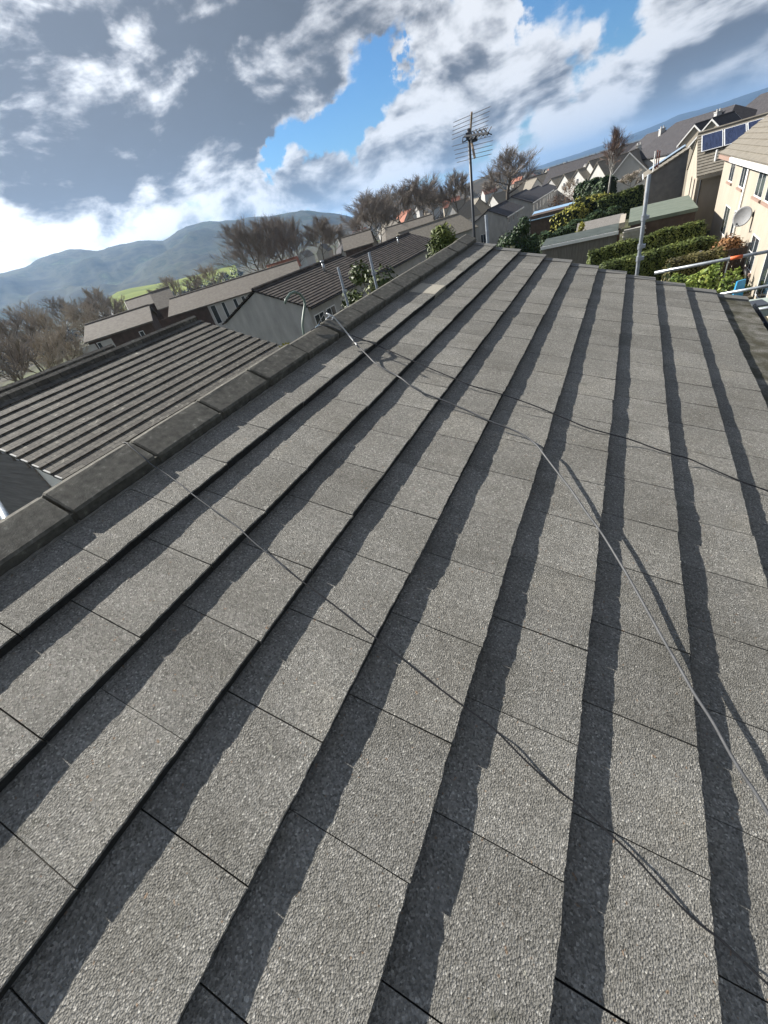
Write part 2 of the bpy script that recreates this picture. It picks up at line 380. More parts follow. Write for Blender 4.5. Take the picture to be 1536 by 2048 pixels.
ch = ramp(th, tnoise(th, .006, 9, .66), [(.36, (.008, .011, .009)), (.45, (.035, .036, .026)), (.52, (.06, .062, .036)), (.58, (.022, .028, .016)), (.64, (.055, .075, .03)), (.72, (.13, .115, .07))])
th.links.new(ch, bh.inputs['Base Color'])
hill_mesh('hills', [(-420, 640), (-250, 600), (-120, 570), (-40, 555), (0, 548), (50, 533), (100, 508), (130, 501), (160, 498), (195, 501), (215, 496), (245, 488), (275, 481), (310, 481), (325, 480), (345, 468), (372, 453), (420, 443), (470, 440), (520, 433), (560, 429), (590, 423), (612, 420), (640, 424), (680, 428), (720, 440), (760, 450)], 3000, 1500, -16, mh, 1)
mh2, th2, bh2 = mat('near_hillside', .95, .05)
th2.links.new(ramp(th2, tnoise(th2, .02, 8, .62), [(.35, (.03, .03, .022)), (.5, (.06, .05, .035)), (.65, (.085, .07, .05))]), bh2.inputs['Base Color'])
hill_mesh('wooded_hill', [(640, 462), (700, 440), (740, 415), (775, 390), (800, 381), (820, 377), (850, 378), (880, 385), (900, 383), (930, 366), (955, 357), (985, 346), (1015, 344), (1050, 345), (1085, 340)], 1300, 420, -22, mh2, 5, .8)
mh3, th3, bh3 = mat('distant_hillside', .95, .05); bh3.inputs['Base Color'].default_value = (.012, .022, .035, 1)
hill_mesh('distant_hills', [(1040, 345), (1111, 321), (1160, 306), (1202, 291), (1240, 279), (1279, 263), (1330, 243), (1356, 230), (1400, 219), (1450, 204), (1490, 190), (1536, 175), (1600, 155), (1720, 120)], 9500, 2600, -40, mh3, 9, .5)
# sunlit field below the hills
mh4, th4, bh4 = mat('grass_field', .95, .05); th4.links.new(ramp(th4, tnoise(th4, .01, 6, .6), [(.3, (.09, .12, .03)), (.5, (.18, .22, .05)), (.65, (.24, .26, .07))]), bh4.inputs['Base Color'])
hill_mesh('field', [(215, 596), (235, 584), (262, 577), (300, 571), (340, 565), (380, 556), (420, 545), (470, 530)], 800, 420, -17, mh4, 11, .35)

# ------------------------------------------------------------------ the house we stand over
E, A_ = 0.33, 0.9594                      # tile gauge (m), tile width over gauge
UX = Vector((0, 1, .0093)); VX = Vector((.9347, .0033, -.3554)); NX = Vector((.3555, -.0087, .9347))
C0 = (0.2637, 4.5383, 3.7404)
def rp(u, v, n=0.0):
    "point of the roof: u tiles along the ridge, v courses down from it, n gauges above the tile noses"
    return Vector((0, 0, H)) + E * ((u * A_ - C0[0]) * UX + (v - C0[1]) * VX + (n - C0[2]) * NX)
def rhit(x, y, n=0.0):
    "roof point (u, v) seen at a point of the photograph"
    d = ray(x, y); s = (n - C0[2]) * E / d.dot(NX); q = d * s / E
    return q.dot(UX) / A_ + C0[0] / A_, q.dot(VX) + C0[1]
TLIP = 0.112; UMIN, UMAX = -7, 20.0
own = thing('house', (0, 0, 0), 'roof-top house with grey granulated tile roof filling the foreground', 'house')
def own_roof():
    rnd = random.Random(4); mb = MB(); tones = []; grow = []; patch = MB()
    for k in range(1, 11):
        first = math.floor(UMIN) + (0.5 if k % 2 else 0.0)
        prev = None; u = first; lastn = rnd.uniform(-.008, .008)
        while u < UMAX:
            gp = rnd.uniform(.002, .008); u0, u1 = max(u, UMIN) + gp, min(u + 1, UMAX) - rnd.uniform(.002, .008)
            if u1 - u0 > .05:
                n0 = rnd.uniform(-.002, .010); n1 = rnd.uniform(-.005, .005); dv0, dv1 = rnd.uniform(-.012, .012), rnd.uniform(-.012, .012)
                bow = rnd.uniform(.0, .012); sd = rnd.uniform(0, 99); c = rnd.uniform(.88, 1.08); ns = 18
                rows = []
                vv = [k - 1.28, k - 1, k - .75, k - .5, k - .25, k - .035, k - .008, k]
                for j, v in enumerate(vv):
                    row = []
                    for i in range(ns + 1):
                        s = i / ns; uu = u0 + (u1 - u0) * s; t = (v - (k - 1))
                        tail = max(0, t) ** 2
                        dn = (n0 * (1 - s) + n1 * s + bow * 4 * s * (1 - s)) * tail
                        jag = mnoise.noise(Vector((uu * 9, k * 3.1, sd))) * .009 + mnoise.noise(Vector((uu * 34, k * 3.1, sd))) * .008
                        n = -TLIP * (1 - t) + dn + (mnoise.noise(Vector((uu * 7, v * 5, sd))) * .003)
                        if j == 7: n -= .016
                        if j >= 5: n += jag * .45
                        row.append(rp(uu, v + (dv0 * (1 - s) + dv1 * s + jag) * tail, n))
                    rows.append(row)
                base = [rp(u0 + (u1 - u0) * i / ns, k - .004, -TLIP + .003) for i in range(ns + 1)]
                rows.append(base)
                tgt = patch if (k == 1 and abs(u - 12.5) < .3) else mb
                vs = [p for r_ in rows for p in r_]; w = ns + 1
                fs = [(j * w + i, (j + 1) * w + i, (j + 1) * w + i + 1, j * w + i + 1) for j in range(len(rows) - 1) for i in range(ns)]
                # tile sides
                nb = len(vs); vs2 = []
                for side in (0, ns):
                    for j in range(len(vv)): vs2.append(rows[j][side] - NX * (.06 * E))
                vs += vs2
                for si, side in enumerate((0, ns)):
                    for j in range(len(vv) - 1):
                        a, b = j * w + side, (j + 1) * w + side; c1, d1 = nb + si * len(vv) + j, nb + si * len(vv) + j + 1
                        fs.append((a, c1, d1, b) if side else (b, d1, c1, a))
                tgt.add(vs, fs)
                for q in range(len(fs)):
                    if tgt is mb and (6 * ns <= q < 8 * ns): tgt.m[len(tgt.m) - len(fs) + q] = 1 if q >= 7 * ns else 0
                if tgt is mb:
                    tones += [c] * len(vs); grow += [(smoothstep(9.0, 9.45, 0) if k < 10 else 1.0)] * len(vs)
            u += 1
    o = mb.build('roof', [M['granule'], M['tile_edge_shade']], own, False)
    a = o.data.color_attributes.new('tone', 'FLOAT_COLOR', 'POINT')
    a.data.foreach_set('color', [x for c in tones for x in (c, c, c, 1)])
    a = o.data.attributes.new('growth', 'FLOAT', 'POINT'); a.data.foreach_set('value', grow)
    # backing sheet, so that no light passes through the joints
    p2 = patch.build('tile', M['patch'], o); p2['label'] = 'pale sand coloured replacement tile'
    u_ = MB(); u_.hexa([rp(UMIN, -.3, -.30), rp(UMIN, 10, -.30), rp(UMAX, 10, -.30), rp(UMAX, -.3, -.30)], [rp(UMIN, -.3, -.2), rp(UMIN, 9.98, -.2), rp(UMAX - .02, 9.98, -.2), rp(UMAX - .02, -.3, -.2)])
    u_.build('underlay', M['gutter'], own)
    # verge caps, one over the end of every course
    vc = MB()
    for k in range(1, 11):
        for (ua, ub, n_) in ((UMAX - .36, UMAX + .10, .022),):
            t0, t1 = -TLIP + .01, .0
            vc.hexa([rp(ua, k - .99, t0 - .08), rp(ua, k + .005, t1 - .1), rp(ub, k + .005, t1 - .1), rp(ub, k - .99, t0 - .3)],
                    [rp(ua, k - .99, t0 + n_), rp(ua, k + .005, t1 + n_), rp(ub, k + .005, t1 + n_), rp(ub, k - .99, t0 + n_)])
    vc.build('verge_trim', speckled('verge_concrete', (.12, .118, .11), (.2, .197, .185), 60, bscale=120, bstr=.3, bdist=.003), own)
    # ridge tiles
    uj = [1.78 + 1.31 * (i - 6) for i in range(7)] + [3.08, 4.42, 5.71, 7.05, 8.37, 9.66, 10.9, 12.22, 13.5, 14.8, 16.1, 17.4, 18.7, 20.1]
    prof = [(.165, -.11), (.17, .035), (.145, .066), (-.20, .118), (-.27, .128), (-.335, .108), (-.50, -.07), (-.51, -.2)]
    rmb = MB(); rnd = random.Random(8)
    for a, b in zip(uj[:-1], uj[1:]):
        dv, dn = rnd.uniform(-.02, .02), rnd.uniform(-.015, .018)
        cols = []
        for s, sh in ((a + .018, .90), (a + .04, 1), (a + .4, 1.0), (b - .4, 1.0), (b - .04, 1), (b - .018, .90)):
            cols.append([rp(s, -.22 + (v + .22) * sh + dv, (n + .05) * sh - .05 + dn + .006 * mnoise.noise(Vector((s * 3, v * 9, 1)))) for v, n in prof])
        vs = [p for c_ in cols for p in c_]; w = len(prof)
        fs = [(i * w + j, (i + 1) * w + j, (i + 1) * w + j + 1, i * w + j + 1) for i in range(5) for j in range(w - 1)]
        fs += [tuple(range(w)), tuple(range(5 * w + w - 1, 5 * w - 1, -1))]
        rmb.add(vs, fs)
    # mortar bed under the ridge tiles
    rmb.hexa([rp(uj[0], .13, -.2), rp(uj[-1] - .02, .13, -.2), rp(uj[-1] - .02, -.55, -.35), rp(uj[0], -.55, -.35)], [rp(uj[0], .13, .03), rp(uj[-1] - .02, .13, .03), rp(uj[-1] - .02, -.55, -.06), rp(uj[0], -.55, -.06)])
    rmb.build('ridge_tiles', M['ridge'], own)
    mo = MB(); pts = []; u = uj[0]
    while u < uj[-1] - .1:
        pts.append(rp(u, .185 + .012 * mnoise.noise(Vector((u * 5, 2, 9))), -.098 + .012 * mnoise.noise(Vector((u * 7, 4, 1))))); u += .09
    mo.tube(pts, [.009 + .004 * mnoise.noise(Vector((i * .6, 1, 1))) for i in range(len(pts))], 6); mo.build('mortar', speckled('ridge_mortar', (.13, .125, .11), (.22, .21, .19), 30, bscale=90, bstr=.5, bdist=.006), own)
    # the slope behind the ridge
    ra, rb = rp(UMIN, -.28, -.02), rp(UMAX, -.28, -.02)
    bs = MB(); dn_ = Vector((-3.35, 0, -1.3)); nn = Vector((0, 0, -.12))
    for k in range(10):
        p0, p1 = dn_ * (k / 10), dn_ * ((k + 1) / 10)
        up = Vector((0, 0, .035))
        bs.hexa([ra + p0 + nn, rb + p0 + nn, rb + p1 + nn + up * .2, ra + p1 + nn + up * .2], [ra + p0, rb + p0, rb + p1 + up, ra + p1 + up])
    bs.build('back_slope', M['granule'], own)
    # walls
    wl = MB(); xa, xb = ra.x - 3.2, rp(0, 9.6).x; ya, yb = rp(UMIN, 0).y, rp(UMAX - .35, 0).y
    ze = rp(0, 9.7).z - .2; zr = ra.z - .3
    wl.hexa([(xa, ya, -.5), (xb, ya, -.5), (xb, ya, ze), (ra.x, ya, zr), (xa, ya, ze)], [(xa, yb, -.5), (xb, yb, -.5), (xb, yb, ze), (ra.x, yb, zr), (xa, yb, ze)])
    wl.build('wall', M['harl'], own)
    # gutter
    g = MB(); pr = [(10.0, -.12), (10.02, -.36), (10.16, -.45), (10.32, -.42), (10.36, -.12), (10.33, -.12), (10.28, -.36), (10.14, -.38), (10.07, -.32), (10.05, -.12)]
    vs = [rp(u, v, n) for u in (UMIN, UMAX + .05) for v, n in pr]; w = len(pr)
    g.add(vs, [(j, (j + 1) % w, w + (j + 1) % w, w + j) for j in range(w)] + [tuple(range(w - 1, -1, -1)), tuple(range(w, 2 * w))])
    for u in (-2, 2, 6, 10, 14, 18): g.hexa([rp(u, 10.0, -.5), rp(u + .15, 10.0, -.5), rp(u + .15, 10.38, -.46), rp(u, 10.38, -.46)], [rp(u, 10.0, -.36), rp(u + .15, 10.0, -.36), rp(u + .15, 10.38, -.13), rp(u, 10.38, -.13)])
    g.build('gutter', M['gutter'], own)
own_roof()

# cables that lie on the roof
def cable(name, pts, r, mats, label, cat='cable', lift=.02, sides=7, spans=None):
    P = []
    for p in pts:
        x, y, n = p if len(p) == 3 else (*p, lift)
        u, v = rhit(x, y, n); P.append(rp(u, v, n))
    Q = []
    for i in range(len(P) - 1):
        p0, p1, p2, p3 = P[max(i - 1, 0)], P[i], P[i + 1], P[min(i + 2, len(P) - 1)]
        for k in range(5):
            t = k / 5; Q.append(.5 * ((2 * p1) + (p2 - p0) * t + (2 * p0 - 5 * p1 + 4 * p2 - p3) * t * t + (3 * p1 - p0 - 3 * p2 + p3) * t ** 3))
    Q.append(P[-1]); mb = MB(); mb.tube(Q, r, sides)
    if spans:
        n0 = len(mb.f) - 2
        for fi in range(n0):
            seg = fi // sides
            for a, b, mi in spans:
                if a * 5 <= seg < b * 5: mb.m[fi] = mi
    o = mb.build(name, mats, None, True); return tag(o, label, cat)
cable('cable', [(246, 886, .13), (253, 886, .14), (262, 894, .135), (285, 913, .10), (303, 929, .05), (330, 946), (352, 962), (400, 1000), (470, 1050), (505, 1082), (545, 1115), (590, 1152), (625, 1178), (660, 1204), (720, 1252), (770, 1290), (810, 1322), (870, 1370), (935, 1418), (985, 1455), (1050, 1520), (1110, 1575), (1148, 1604), (1180, 1630), (1220, 1668), (1270, 1715), (1330, 1780), (1390, 1840), (1440, 1878), (1500, 1935), (1580, 2010)],
      .0026, [M['grey_cable'], M['black']], 'thin cable crossing the roof diagonally from the near ridge tiles, grey, its lower run coloured dark for shade', lift=.014, spans=[(10.5, 60, 1)])  # black span paints in the shade and shadow along the lower cable
cable('conduit', [(653, 627, .52), (661, 630, .52), (669, 636, .47), (681, 650, .33), (695, 667, .17), (703, 677, .11), (712, 688, .07), (722, 698, .06), (738, 714, .03), (749, 725, .03), (767, 737, .03), (790, 749, .035), (806, 759, .06), (822, 772, .05), (845, 785, .03), (862, 792, .025), (889, 802, .025), (932, 820, .025), (979, 842, .025), (1024, 859, .03), (1051, 873, .05), (1074, 891, .06), (1091, 913, .065), (1117, 947, .06), (1144, 982, .06), (1171, 1022, .06), (1204, 1067, .06), (1241, 1127, .06), (1257, 1154, .06), (1287, 1207, .055), (1324, 1274, .055), (1357, 1331, .055), (1387, 1384, .06), (1424, 1441, .06), (1457, 1501, .055), (1484, 1546, .05), (1507, 1579, .05), (1536, 1626, .045), (1600, 1730, .03)],
      .0050, [M['grey_cable'], M['silver']], 'light grey conduit with a silver sleeve lying down the roof from the ridge clamp', spans=[(0, 5.4, 1), (5.7, 6.2, 1)])
cable('cable', [(622, 661, .14), (628, 657, .15), (646, 651, .15), (663, 654, .13), (685, 663, .09), (704, 671, .05), (736, 683, .03), (755, 691), (794, 708), (833, 725), (870, 741), (909, 757), (945, 772), (1005, 789), (1060, 808), (1102, 825), (1140, 841), (1174, 855), (1224, 869), (1264, 880), (1307, 896), (1346, 909), (1377, 917), (1424, 938), (1481, 962), (1536, 982), (1620, 1015)],
      .0036, [M['black'], M['grey_cable']], 'black cable running across the roof from the ridge to the right', lift=.022, spans=[(0, 5, 1)])
# clamp and looped white tie at the ridge, green hose behind it
def ridge_bits():
    Yc = at(650, 648, X=-1.93).y
    t = thing('cable_clamp', at(640, 652, X=-1.93), 'blue grey clamp with a white loop tied on the ridge', 'clamp')
    mb = MB(); a, b = at(632, 656, X=-1.95), at(654, 644, X=-1.95); mb.tube([a, a.lerp(b, .3), b], [.008, .014, .012], 8); mb.build('clamp_body', M['steel_blue'], t, True)
    mb = MB(); mb.tube([at(651, 646, X=-1.93), at(653, 637, X=-1.93), at(659, 632, X=-1.93), at(667, 633, X=-1.90), at(664, 640, X=-1.89)], .005, 7); mb.build('loop', M['pvc'], t, True)
    mb = MB(); mb.tube([at(630, 660, X=-1.97), at(640, 643, X=-1.97), at(650, 626, X=-1.95), at(655, 622, X=-1.93)], .0035, 6); mb.build('strap', M['dark_metal'], t, True)
    mb = MB(); P = [(570, 607), (572, 599), (580, 588), (589, 584), (600, 588), (608, 599), (610, 609), (608, 622), (606, 637), (605, 651), (608, 670), (616, 700)]
    mb.tube([at(x, y, X=-2.10 + .004 * i) for i, (x, y) in enumerate(P)], .0095, 8); tag(mb.build('hose', M['green_hose'], None, True), 'green hose bent into an open loop standing up behind the ridge', 'hose')
    mb = MB(); rr = random.Random(3); c = at(571, 694, X=-1.99)
    tones = []
    for i in range(60):
        p = c + Vector((rr.gauss(0, .016), rr.gauss(0, .016), rr.gauss(0, .012))); d = Vector((rr.uniform(-1, 1), rr.uniform(-1, 1), rr.uniform(0, 1))).normalized() * .014; e = d.cross(Vector((rr.random(), rr.random(), .3))).normalized() * .006
        mb.add([p - d, p + e, p + d, p - e], [(0, 1, 2, 3)]); tones += [rr.random()] * 4
    o = mb.build('moss_tuft', M['leaf_yellow']); a = o.data.attributes.new('tone', 'FLOAT', 'POINT'); a.data.foreach_set('value', tones)
    tag(o, 'small yellow tuft of moss at the back of the ridge tiles', 'moss')
ridge_bits()

# ------------------------------------------------------------------ aerial on its mast
def aerial():
    Ya = 6.45; base = at(948.5, 470, Y=Ya); top = at(937, 257, Y=Ya)
    t = thing('television_aerial', (base.x, base.y, base.z - .6), 'television aerial on a thin dark mast at the far end of the ridge', 'aerial')
    mb = MB(); mb.tube([base - Vector((0, 0, .6)), base, top], [.019, .019, .017], 8); mb.build('mast', M['dark_metal'], t, True)
    def q(x, y, dy=0): return at(x, y, Y=Ya + dy)
    mb = MB(); mb.tube([q(943.5, 224, -.02), q(941, 262, .06), q(941, 272, .06)], .012, 6); mb.tube([q(941, 272, .06), q(944, 288, .05), q(949.5, 316, -.02)], .014, 6); mb.build('spine', plain('rusty_spine', (.34, .27, .21), .6), t)
    mb = MB()
    L = [(907, 245, 981, 213), (906, 254, 980, 222), (905, 262, 978, 233), (904, 270, 977, 241), (904, 279, 976, 250), (904, 293, 982, 272), (908, 301, 986, 281), (910, 309, 985, 290), (911, 317, 985, 299), (914, 325, 983, 308)]
    for x0, y0, x1, y1 in L: mb.tube([q(x0, y0, -.02), q(x1, y1, .03)], .0031, 5)
    mb.build('reflector', M['alu'], t)
    mb = MB(); a, b = q(929, 273, -.03), q(977, 266, -.22)
    mb.tube([a, b], .011, 6)
    mb.box(q(948, 279, -.05), (.075, .07, .045), 0, .4)
    for i in range(5):
        c = a.lerp(b, .35 + i * .155)
        for sx, sz in ((1, 1), (1, -1), (-1, 1), (-1, -1)): mb.tube([c, c + Vector((sx * .045, .01, sz * .035 + .01))], .005, 4)
    mb.tube([q(925, 285), q(926, 275), q(934, 271)], .006, 5); mb.tube([q(925, 285), q(933, 281)], .006, 5)
    mb.tube([q(954, 268, -.1), q(954, 263, -.1), q(972, 256, -.14), q(972, 266, -.14)], .006, 5)
    mb.build('boom', M['dark_metal'], t)
    mb = MB(); mb.box(q(938, 272), (.06, .06, .07)); mb.build('bracket', M['dark_metal'], t)
aerial()

# ------------------------------------------------------------------ scaffold round the gable
def standard(x, y, Ya, zb, label, r=.0205, couplers=(), tw=False):
    p = at(x, y, Y=Ya)
    t = thing('scaffold_pole', (p.x, p.y, zb), label, 'pole', 'scaffold poles beyond the roof')
    mb = MB(); mb.tube([(p.x, p.y, zb), (p.x, p.y, p.z - .002), p], [r, r, r * .97], 10); mb.build('tube', M['grey_metal'], t, True)
    if tw:
        mb = MB(); mb.tube([(p.x + .05, p.y, zb), (p.x + .05, p.y, p.z - .9)], r * .9, 8); mb.build('sleeve_tube', M['grey_metal'], t, True)
    for (cx, cy) in couplers:
        c = at(cx, cy, Y=Ya); mb = MB(); mb.tube([(p.x, p.y, c.z - .028), (p.x, p.y, c.z + .028)], r * 1.45, 10)
        mb.box((p.x + .03, p.y - .015, c.z), (.05, .05, .035)); mb.build('coupler', M['grey_metal'], t)
    return t
YS = 6.62
standard(1298.5, 349, YS, -.2, 'tall scaffold pole in front of the grey gable on the right', couplers=((1294, 434), (1290, 491), (1288, 515)))
standard(676, 535, YS, -.2, 'left of the two scaffold poles before the striped roof', couplers=((686, 583),))
standard(738, 505, YS, -.2, 'right of the two scaffold poles, in front of the leafy shrub', couplers=((746, 547),))
standard(972, 430, YS, -.2, 'short scaffold pole just right of the aerial mast', r=.02)
def rail(p, q, label, band=None, r=.019):
    t = thing('scaffold_rail', p, label, 'rail', 'scaffold rails by the eaves')
    mb = MB(); mb.tube([p, q], r, 10); mb.build('tube', M['grey_metal'], t, True)
    if band:
        mb = MB(); mb.tube([p.lerp(q, band[0]), p.lerp(q, band[1])], r * 1.06, 10); mb.build('tape', M['orange'], t, True)
P = at(1309, 546, Y=YS + .07); Q = at(1536, 503, Y=YS + .07); rail(P, P + (Q - P) * 1.5, 'upper scaffold rail with a band of orange tape', (.46, .53))
P = at(1440, 589, Y=YS + .07); Q = at(1536, 572, Y=YS + .07); rail(P, P + (Q - P) * 2.2, 'scaffold rail just above the corner of the roof')
P = at(1490, 624, Y=YS + .02); Q = at(1536, 616, Y=YS + .02); rail(P, P + (Q - P) * 3, 'lowest scaffold rail above the boards')
def deck():
    z = 4.15; t0 = MB(); x0 = 1.95
    for i in range(5):
        mb = MB(); mb.box((x0 + .12 + i * .235, 5.0, z), (.222, 3.4, .038)); tag(mb.build('scaffold_board', M['deck']), 'pale scaffold board in the row below the gutter', 'board', 'scaffold boards below the gutter')
    t = thing('tray', (2.45, 5.95, z + .02), 'grey green tray holding dark slabs on the scaffold boards', 'tray')
    mb = MB(); c = at(1515, 608, Z=z + .14); mb.box((c.x, c.y, z + .08), (1.0, .62, .12)); mb.build('tray_base', plain('pale_green_tray', (.34, .39, .35), .6), t)
    for i in range(3):
        mb = MB(); mb.box((c.x - .33 + i * .33, c.y - .02, z + .152), (.2, .32, .03), 0, .15); mb.build('slab', M['dark_metal'], t)
deck()

# ------------------------------------------------------------------ houses
class Fr:
    "a house frame: origin on the ground, yaw about z; local x along the ridge, y out of the front"
    def __init__(s, o, yaw): s.o = Vector(o); s.c, s.s = math.cos(yaw), math.sin(yaw); s.yaw = yaw
    def __call__(s, x, y, z): return Vector((s.o.x + x * s.c - y * s.s, s.o.y + x * s.s + y * s.c, s.o.z + z))
def fbox(mb, F, x0, x1, y0, y1, z0, z1, mi=0):
    return mb.hexa([F(x0, y0, z0), F(x1, y0, z0), F(x1, y1, z0), F(x0, y1, z0)], [F(x0, y0, z1), F(x1, y0, z1), F(x1, y1, z1), F(x0, y1, z1)], mi)
def stepped_slope(mb, A, B, down, n, lip, thick, waves=0):
    "tiled slope with a real step at every course; A-B ridge line, down = vector from ridge to eave"
    al = (B - A); nrm = al.cross(down).normalized()
    if nrm.z < 0: nrm = -nrm
    for k in range(n):
        p0, p1 = down * (k / n), down * ((k + 1.06) / n)
        mb.hexa([A + p0 - nrm * thick, B + p0 - nrm * thick, B + p1 - nrm * (thick - lip), A + p1 - nrm * (thick - lip)], [A + p0, B + p0, B + p1 + nrm * lip, A + p1 + nrm * lip])
def window(F, parent, x, z, w, h, y, frame='pvc', sill=None, glass='glass', recess=.08, mull=True, bars=0, name='window', side=1):
    "window in a wall whose outer face is local y; side +1 looks out along +y"
    s = side; mb = MB(); f = .06
    yo, yi = y + s * .012, y - s * recess
    for a, b, c, d in ((x - w / 2, x - w / 2 + f, z, z + h), (x + w / 2 - f, x + w / 2, z, z + h), (x - w / 2 + f, x + w / 2 - f, z, z + f), (x - w / 2 + f, x + w / 2 - f, z + h - f, z + h)): fbox(mb, F, a, b, min(yo, yi), max(yo, yi), c, d)
    if mull: fbox(mb, F, x - .025, x + .025, min(yo, y - s * .02), max(yo, y - s * .02), z + f, z + h - f)
    for i in range(bars):
        zz = z + h * (i + 1) / (bars + 1); fbox(mb, F, x - w / 2 + f, x + w / 2 - f, min(y + s * .009, y - s * .02), max(y + s * .009, y - s * .02), zz - .02, zz + .02)
    o = mb.build(name, M[frame], parent)
    mb = MB(); yg = y + s * .004; fbox(mb, F, x - w / 2 + f, x + w / 2 - f, min(yg, yg - s * .03), max(yg, yg - s * .03), z + f, z + h - f); mb.build('pane', M[glass], o)
    if sill:
        mb = MB(); fbox(mb, F, x - w / 2 - .08, x + w / 2 + .08, min(y + s * .002, y + s * .10), max(y + s * .002, y + s * .10), z - .10, z - .003); mb.build('sill', M[sill], o)
    return o
def house(name, o, yaw, L, W, eave, rise, wall, roof, label, cat='house', group=None, base=-3.0, over=.25, hip=0.0, wins=(), courses=0, chim=(), fascia=None, gwins=(), lip=.035, roof2=None, asym=None, gfascia=None):
    """L along the ridge (local x), W deep (local y, front at +W/2); rise of the ridge over the eaves.
    wins: (x, z, w, h, side) in the long walls; gwins: (y, z, w, h, end) in the gables"""
    t = thing(name, o, label, cat, group); F = Fr(o, yaw); mb = MB(); l, w = L / 2, W / 2
    if hip: fbox(mb, F, -l, l, -w, w, base, eave)
    else: mb.hexa([F(-l, -w, base), F(-l, w, base), F(-l, w, eave), F(-l, 0, eave + rise - .05), F(-l, -w, eave)], [F(l, -w, base), F(l, w, base), F(l, w, eave), F(l, 0, eave + rise - .05), F(l, -w, eave)])
    mb.build('wall', M[wall], t)
    k = rise / w; rb = MB(); lo = l + over; th = .14
    for s in (1, -1):
        ye, zeave = s * (w + over), eave - over * k
        if hip:
            a, b = F(-lo + hip, 0, eave + rise + .1), F(lo - hip, 0, eave + rise + .1)
            rb.add([a, b, F(lo, ye, zeave + .1), F(-lo, ye, zeave + .1)], [(0, 1, 2, 3) if s > 0 else (3, 2, 1, 0)])
            rb.add([F(s * lo, -(w + over), zeave + .1), F(s * lo, w + over, zeave + .1), F(s * (lo - hip), 0, eave + rise + .1)], [(0, 1, 2) if s > 0 else (2, 1, 0)])
            rb.add([F(-lo, ye, zeave + .1), F(lo, ye, zeave + .1), F(lo, ye, zeave - .08), F(-lo, ye, zeave - .08)], [(0, 1, 2, 3)])
            rb.add([F(s * lo, -(w + over), zeave + .1), F(s * lo, w + over, zeave + .1), F(s * lo, w + over, zeave - .08), F(s * lo, -(w + over), zeave - .08)], [(0, 1, 2, 3)])
        elif courses:
            A, B = F(-lo, 0, eave + rise + .1), F(lo, 0, eave + rise + .1); stepped_slope(rb, A, B, F(-lo, ye, zeave + .1) - A, courses, lip, .09)
        else:
            rb.hexa([F(-lo, 0, eave + rise - .03), F(lo, 0, eave + rise - .03), F(lo, ye, zeave - .03), F(-lo, ye, zeave - .03)], [F(-lo, 0, eave + rise + .11), F(lo, 0, eave + rise + .11), F(lo, ye, zeave + .11), F(-lo, ye, zeave + .11)])
    if not hip:
        rb.tube([F(-lo, 0, eave + rise + .12), F(lo, 0, eave + rise + .12)], .11, 6)
    r = rb.build('roof', M[roof], t)
    for (x, y, hh, pots) in chim:
        mb = MB(); zb = eave + rise - abs(y) * k - .3
        fbox(mb, F, x - .3, x + .3, y - .45, y + .45, zb, zb + hh + .3); fbox(mb, F, x - .36, x + .36, y - .51, y + .51, zb + hh + .3, zb + hh + .42)
        for i in range(pots): mb.tube([F(x, y - .25 + .5 * i / max(1, pots - 1), zb + hh + .4), F(x, y - .25 + .5 * i / max(1, pots - 1), zb + hh + .75)], .11, 8)
        mb.build('chimney', M[wall], r)
    for s in (1, -1):
        if fascia:
            mb = MB(); ye = s * (w + over); z1 = eave - over * k
            fbox(mb, F, -lo, lo, min(ye + s * .004, ye + s * .09), max(ye + s * .004, ye + s * .09), z1 - .14, z1 + .06); mb.build('gutter', M[fascia], t)
        if gfascia:
            mb = MB(); x1 = s * (lo + .02)
            for q in (1, -1):
                a, b = F(x1, 0, eave + rise + .1), F(x1, q * (w + over), eave - over * k + .1); d = F(x1 + s * .04, 0, 0) - F(x1, 0, 0); dz = Vector((0, 0, -.24))
                mb.hexa([a, b, b + dz, a + dz], [a + d, b + d, b + dz + d, a + dz + d])
            mb.build('bargeboard', M[gfascia], t)
    for wn in wins:
        x, z, ww, hh, s = wn[:5]; window(F, t, x, z, ww, hh, s * w, side=s, sill=wn[5] if len(wn) > 5 else None, frame=wn[6] if len(wn) > 6 else 'pvc', mull=ww > .9)
    for (y, z, ww, hh, s) in gwins:
        F2 = Fr(F(0, 0, 0), yaw + math.pi / 2); window(F2, t, y, z, ww, hh, -s * l, side=-s, mull=ww > .9)
    return t, F
HP = math.pi / 2
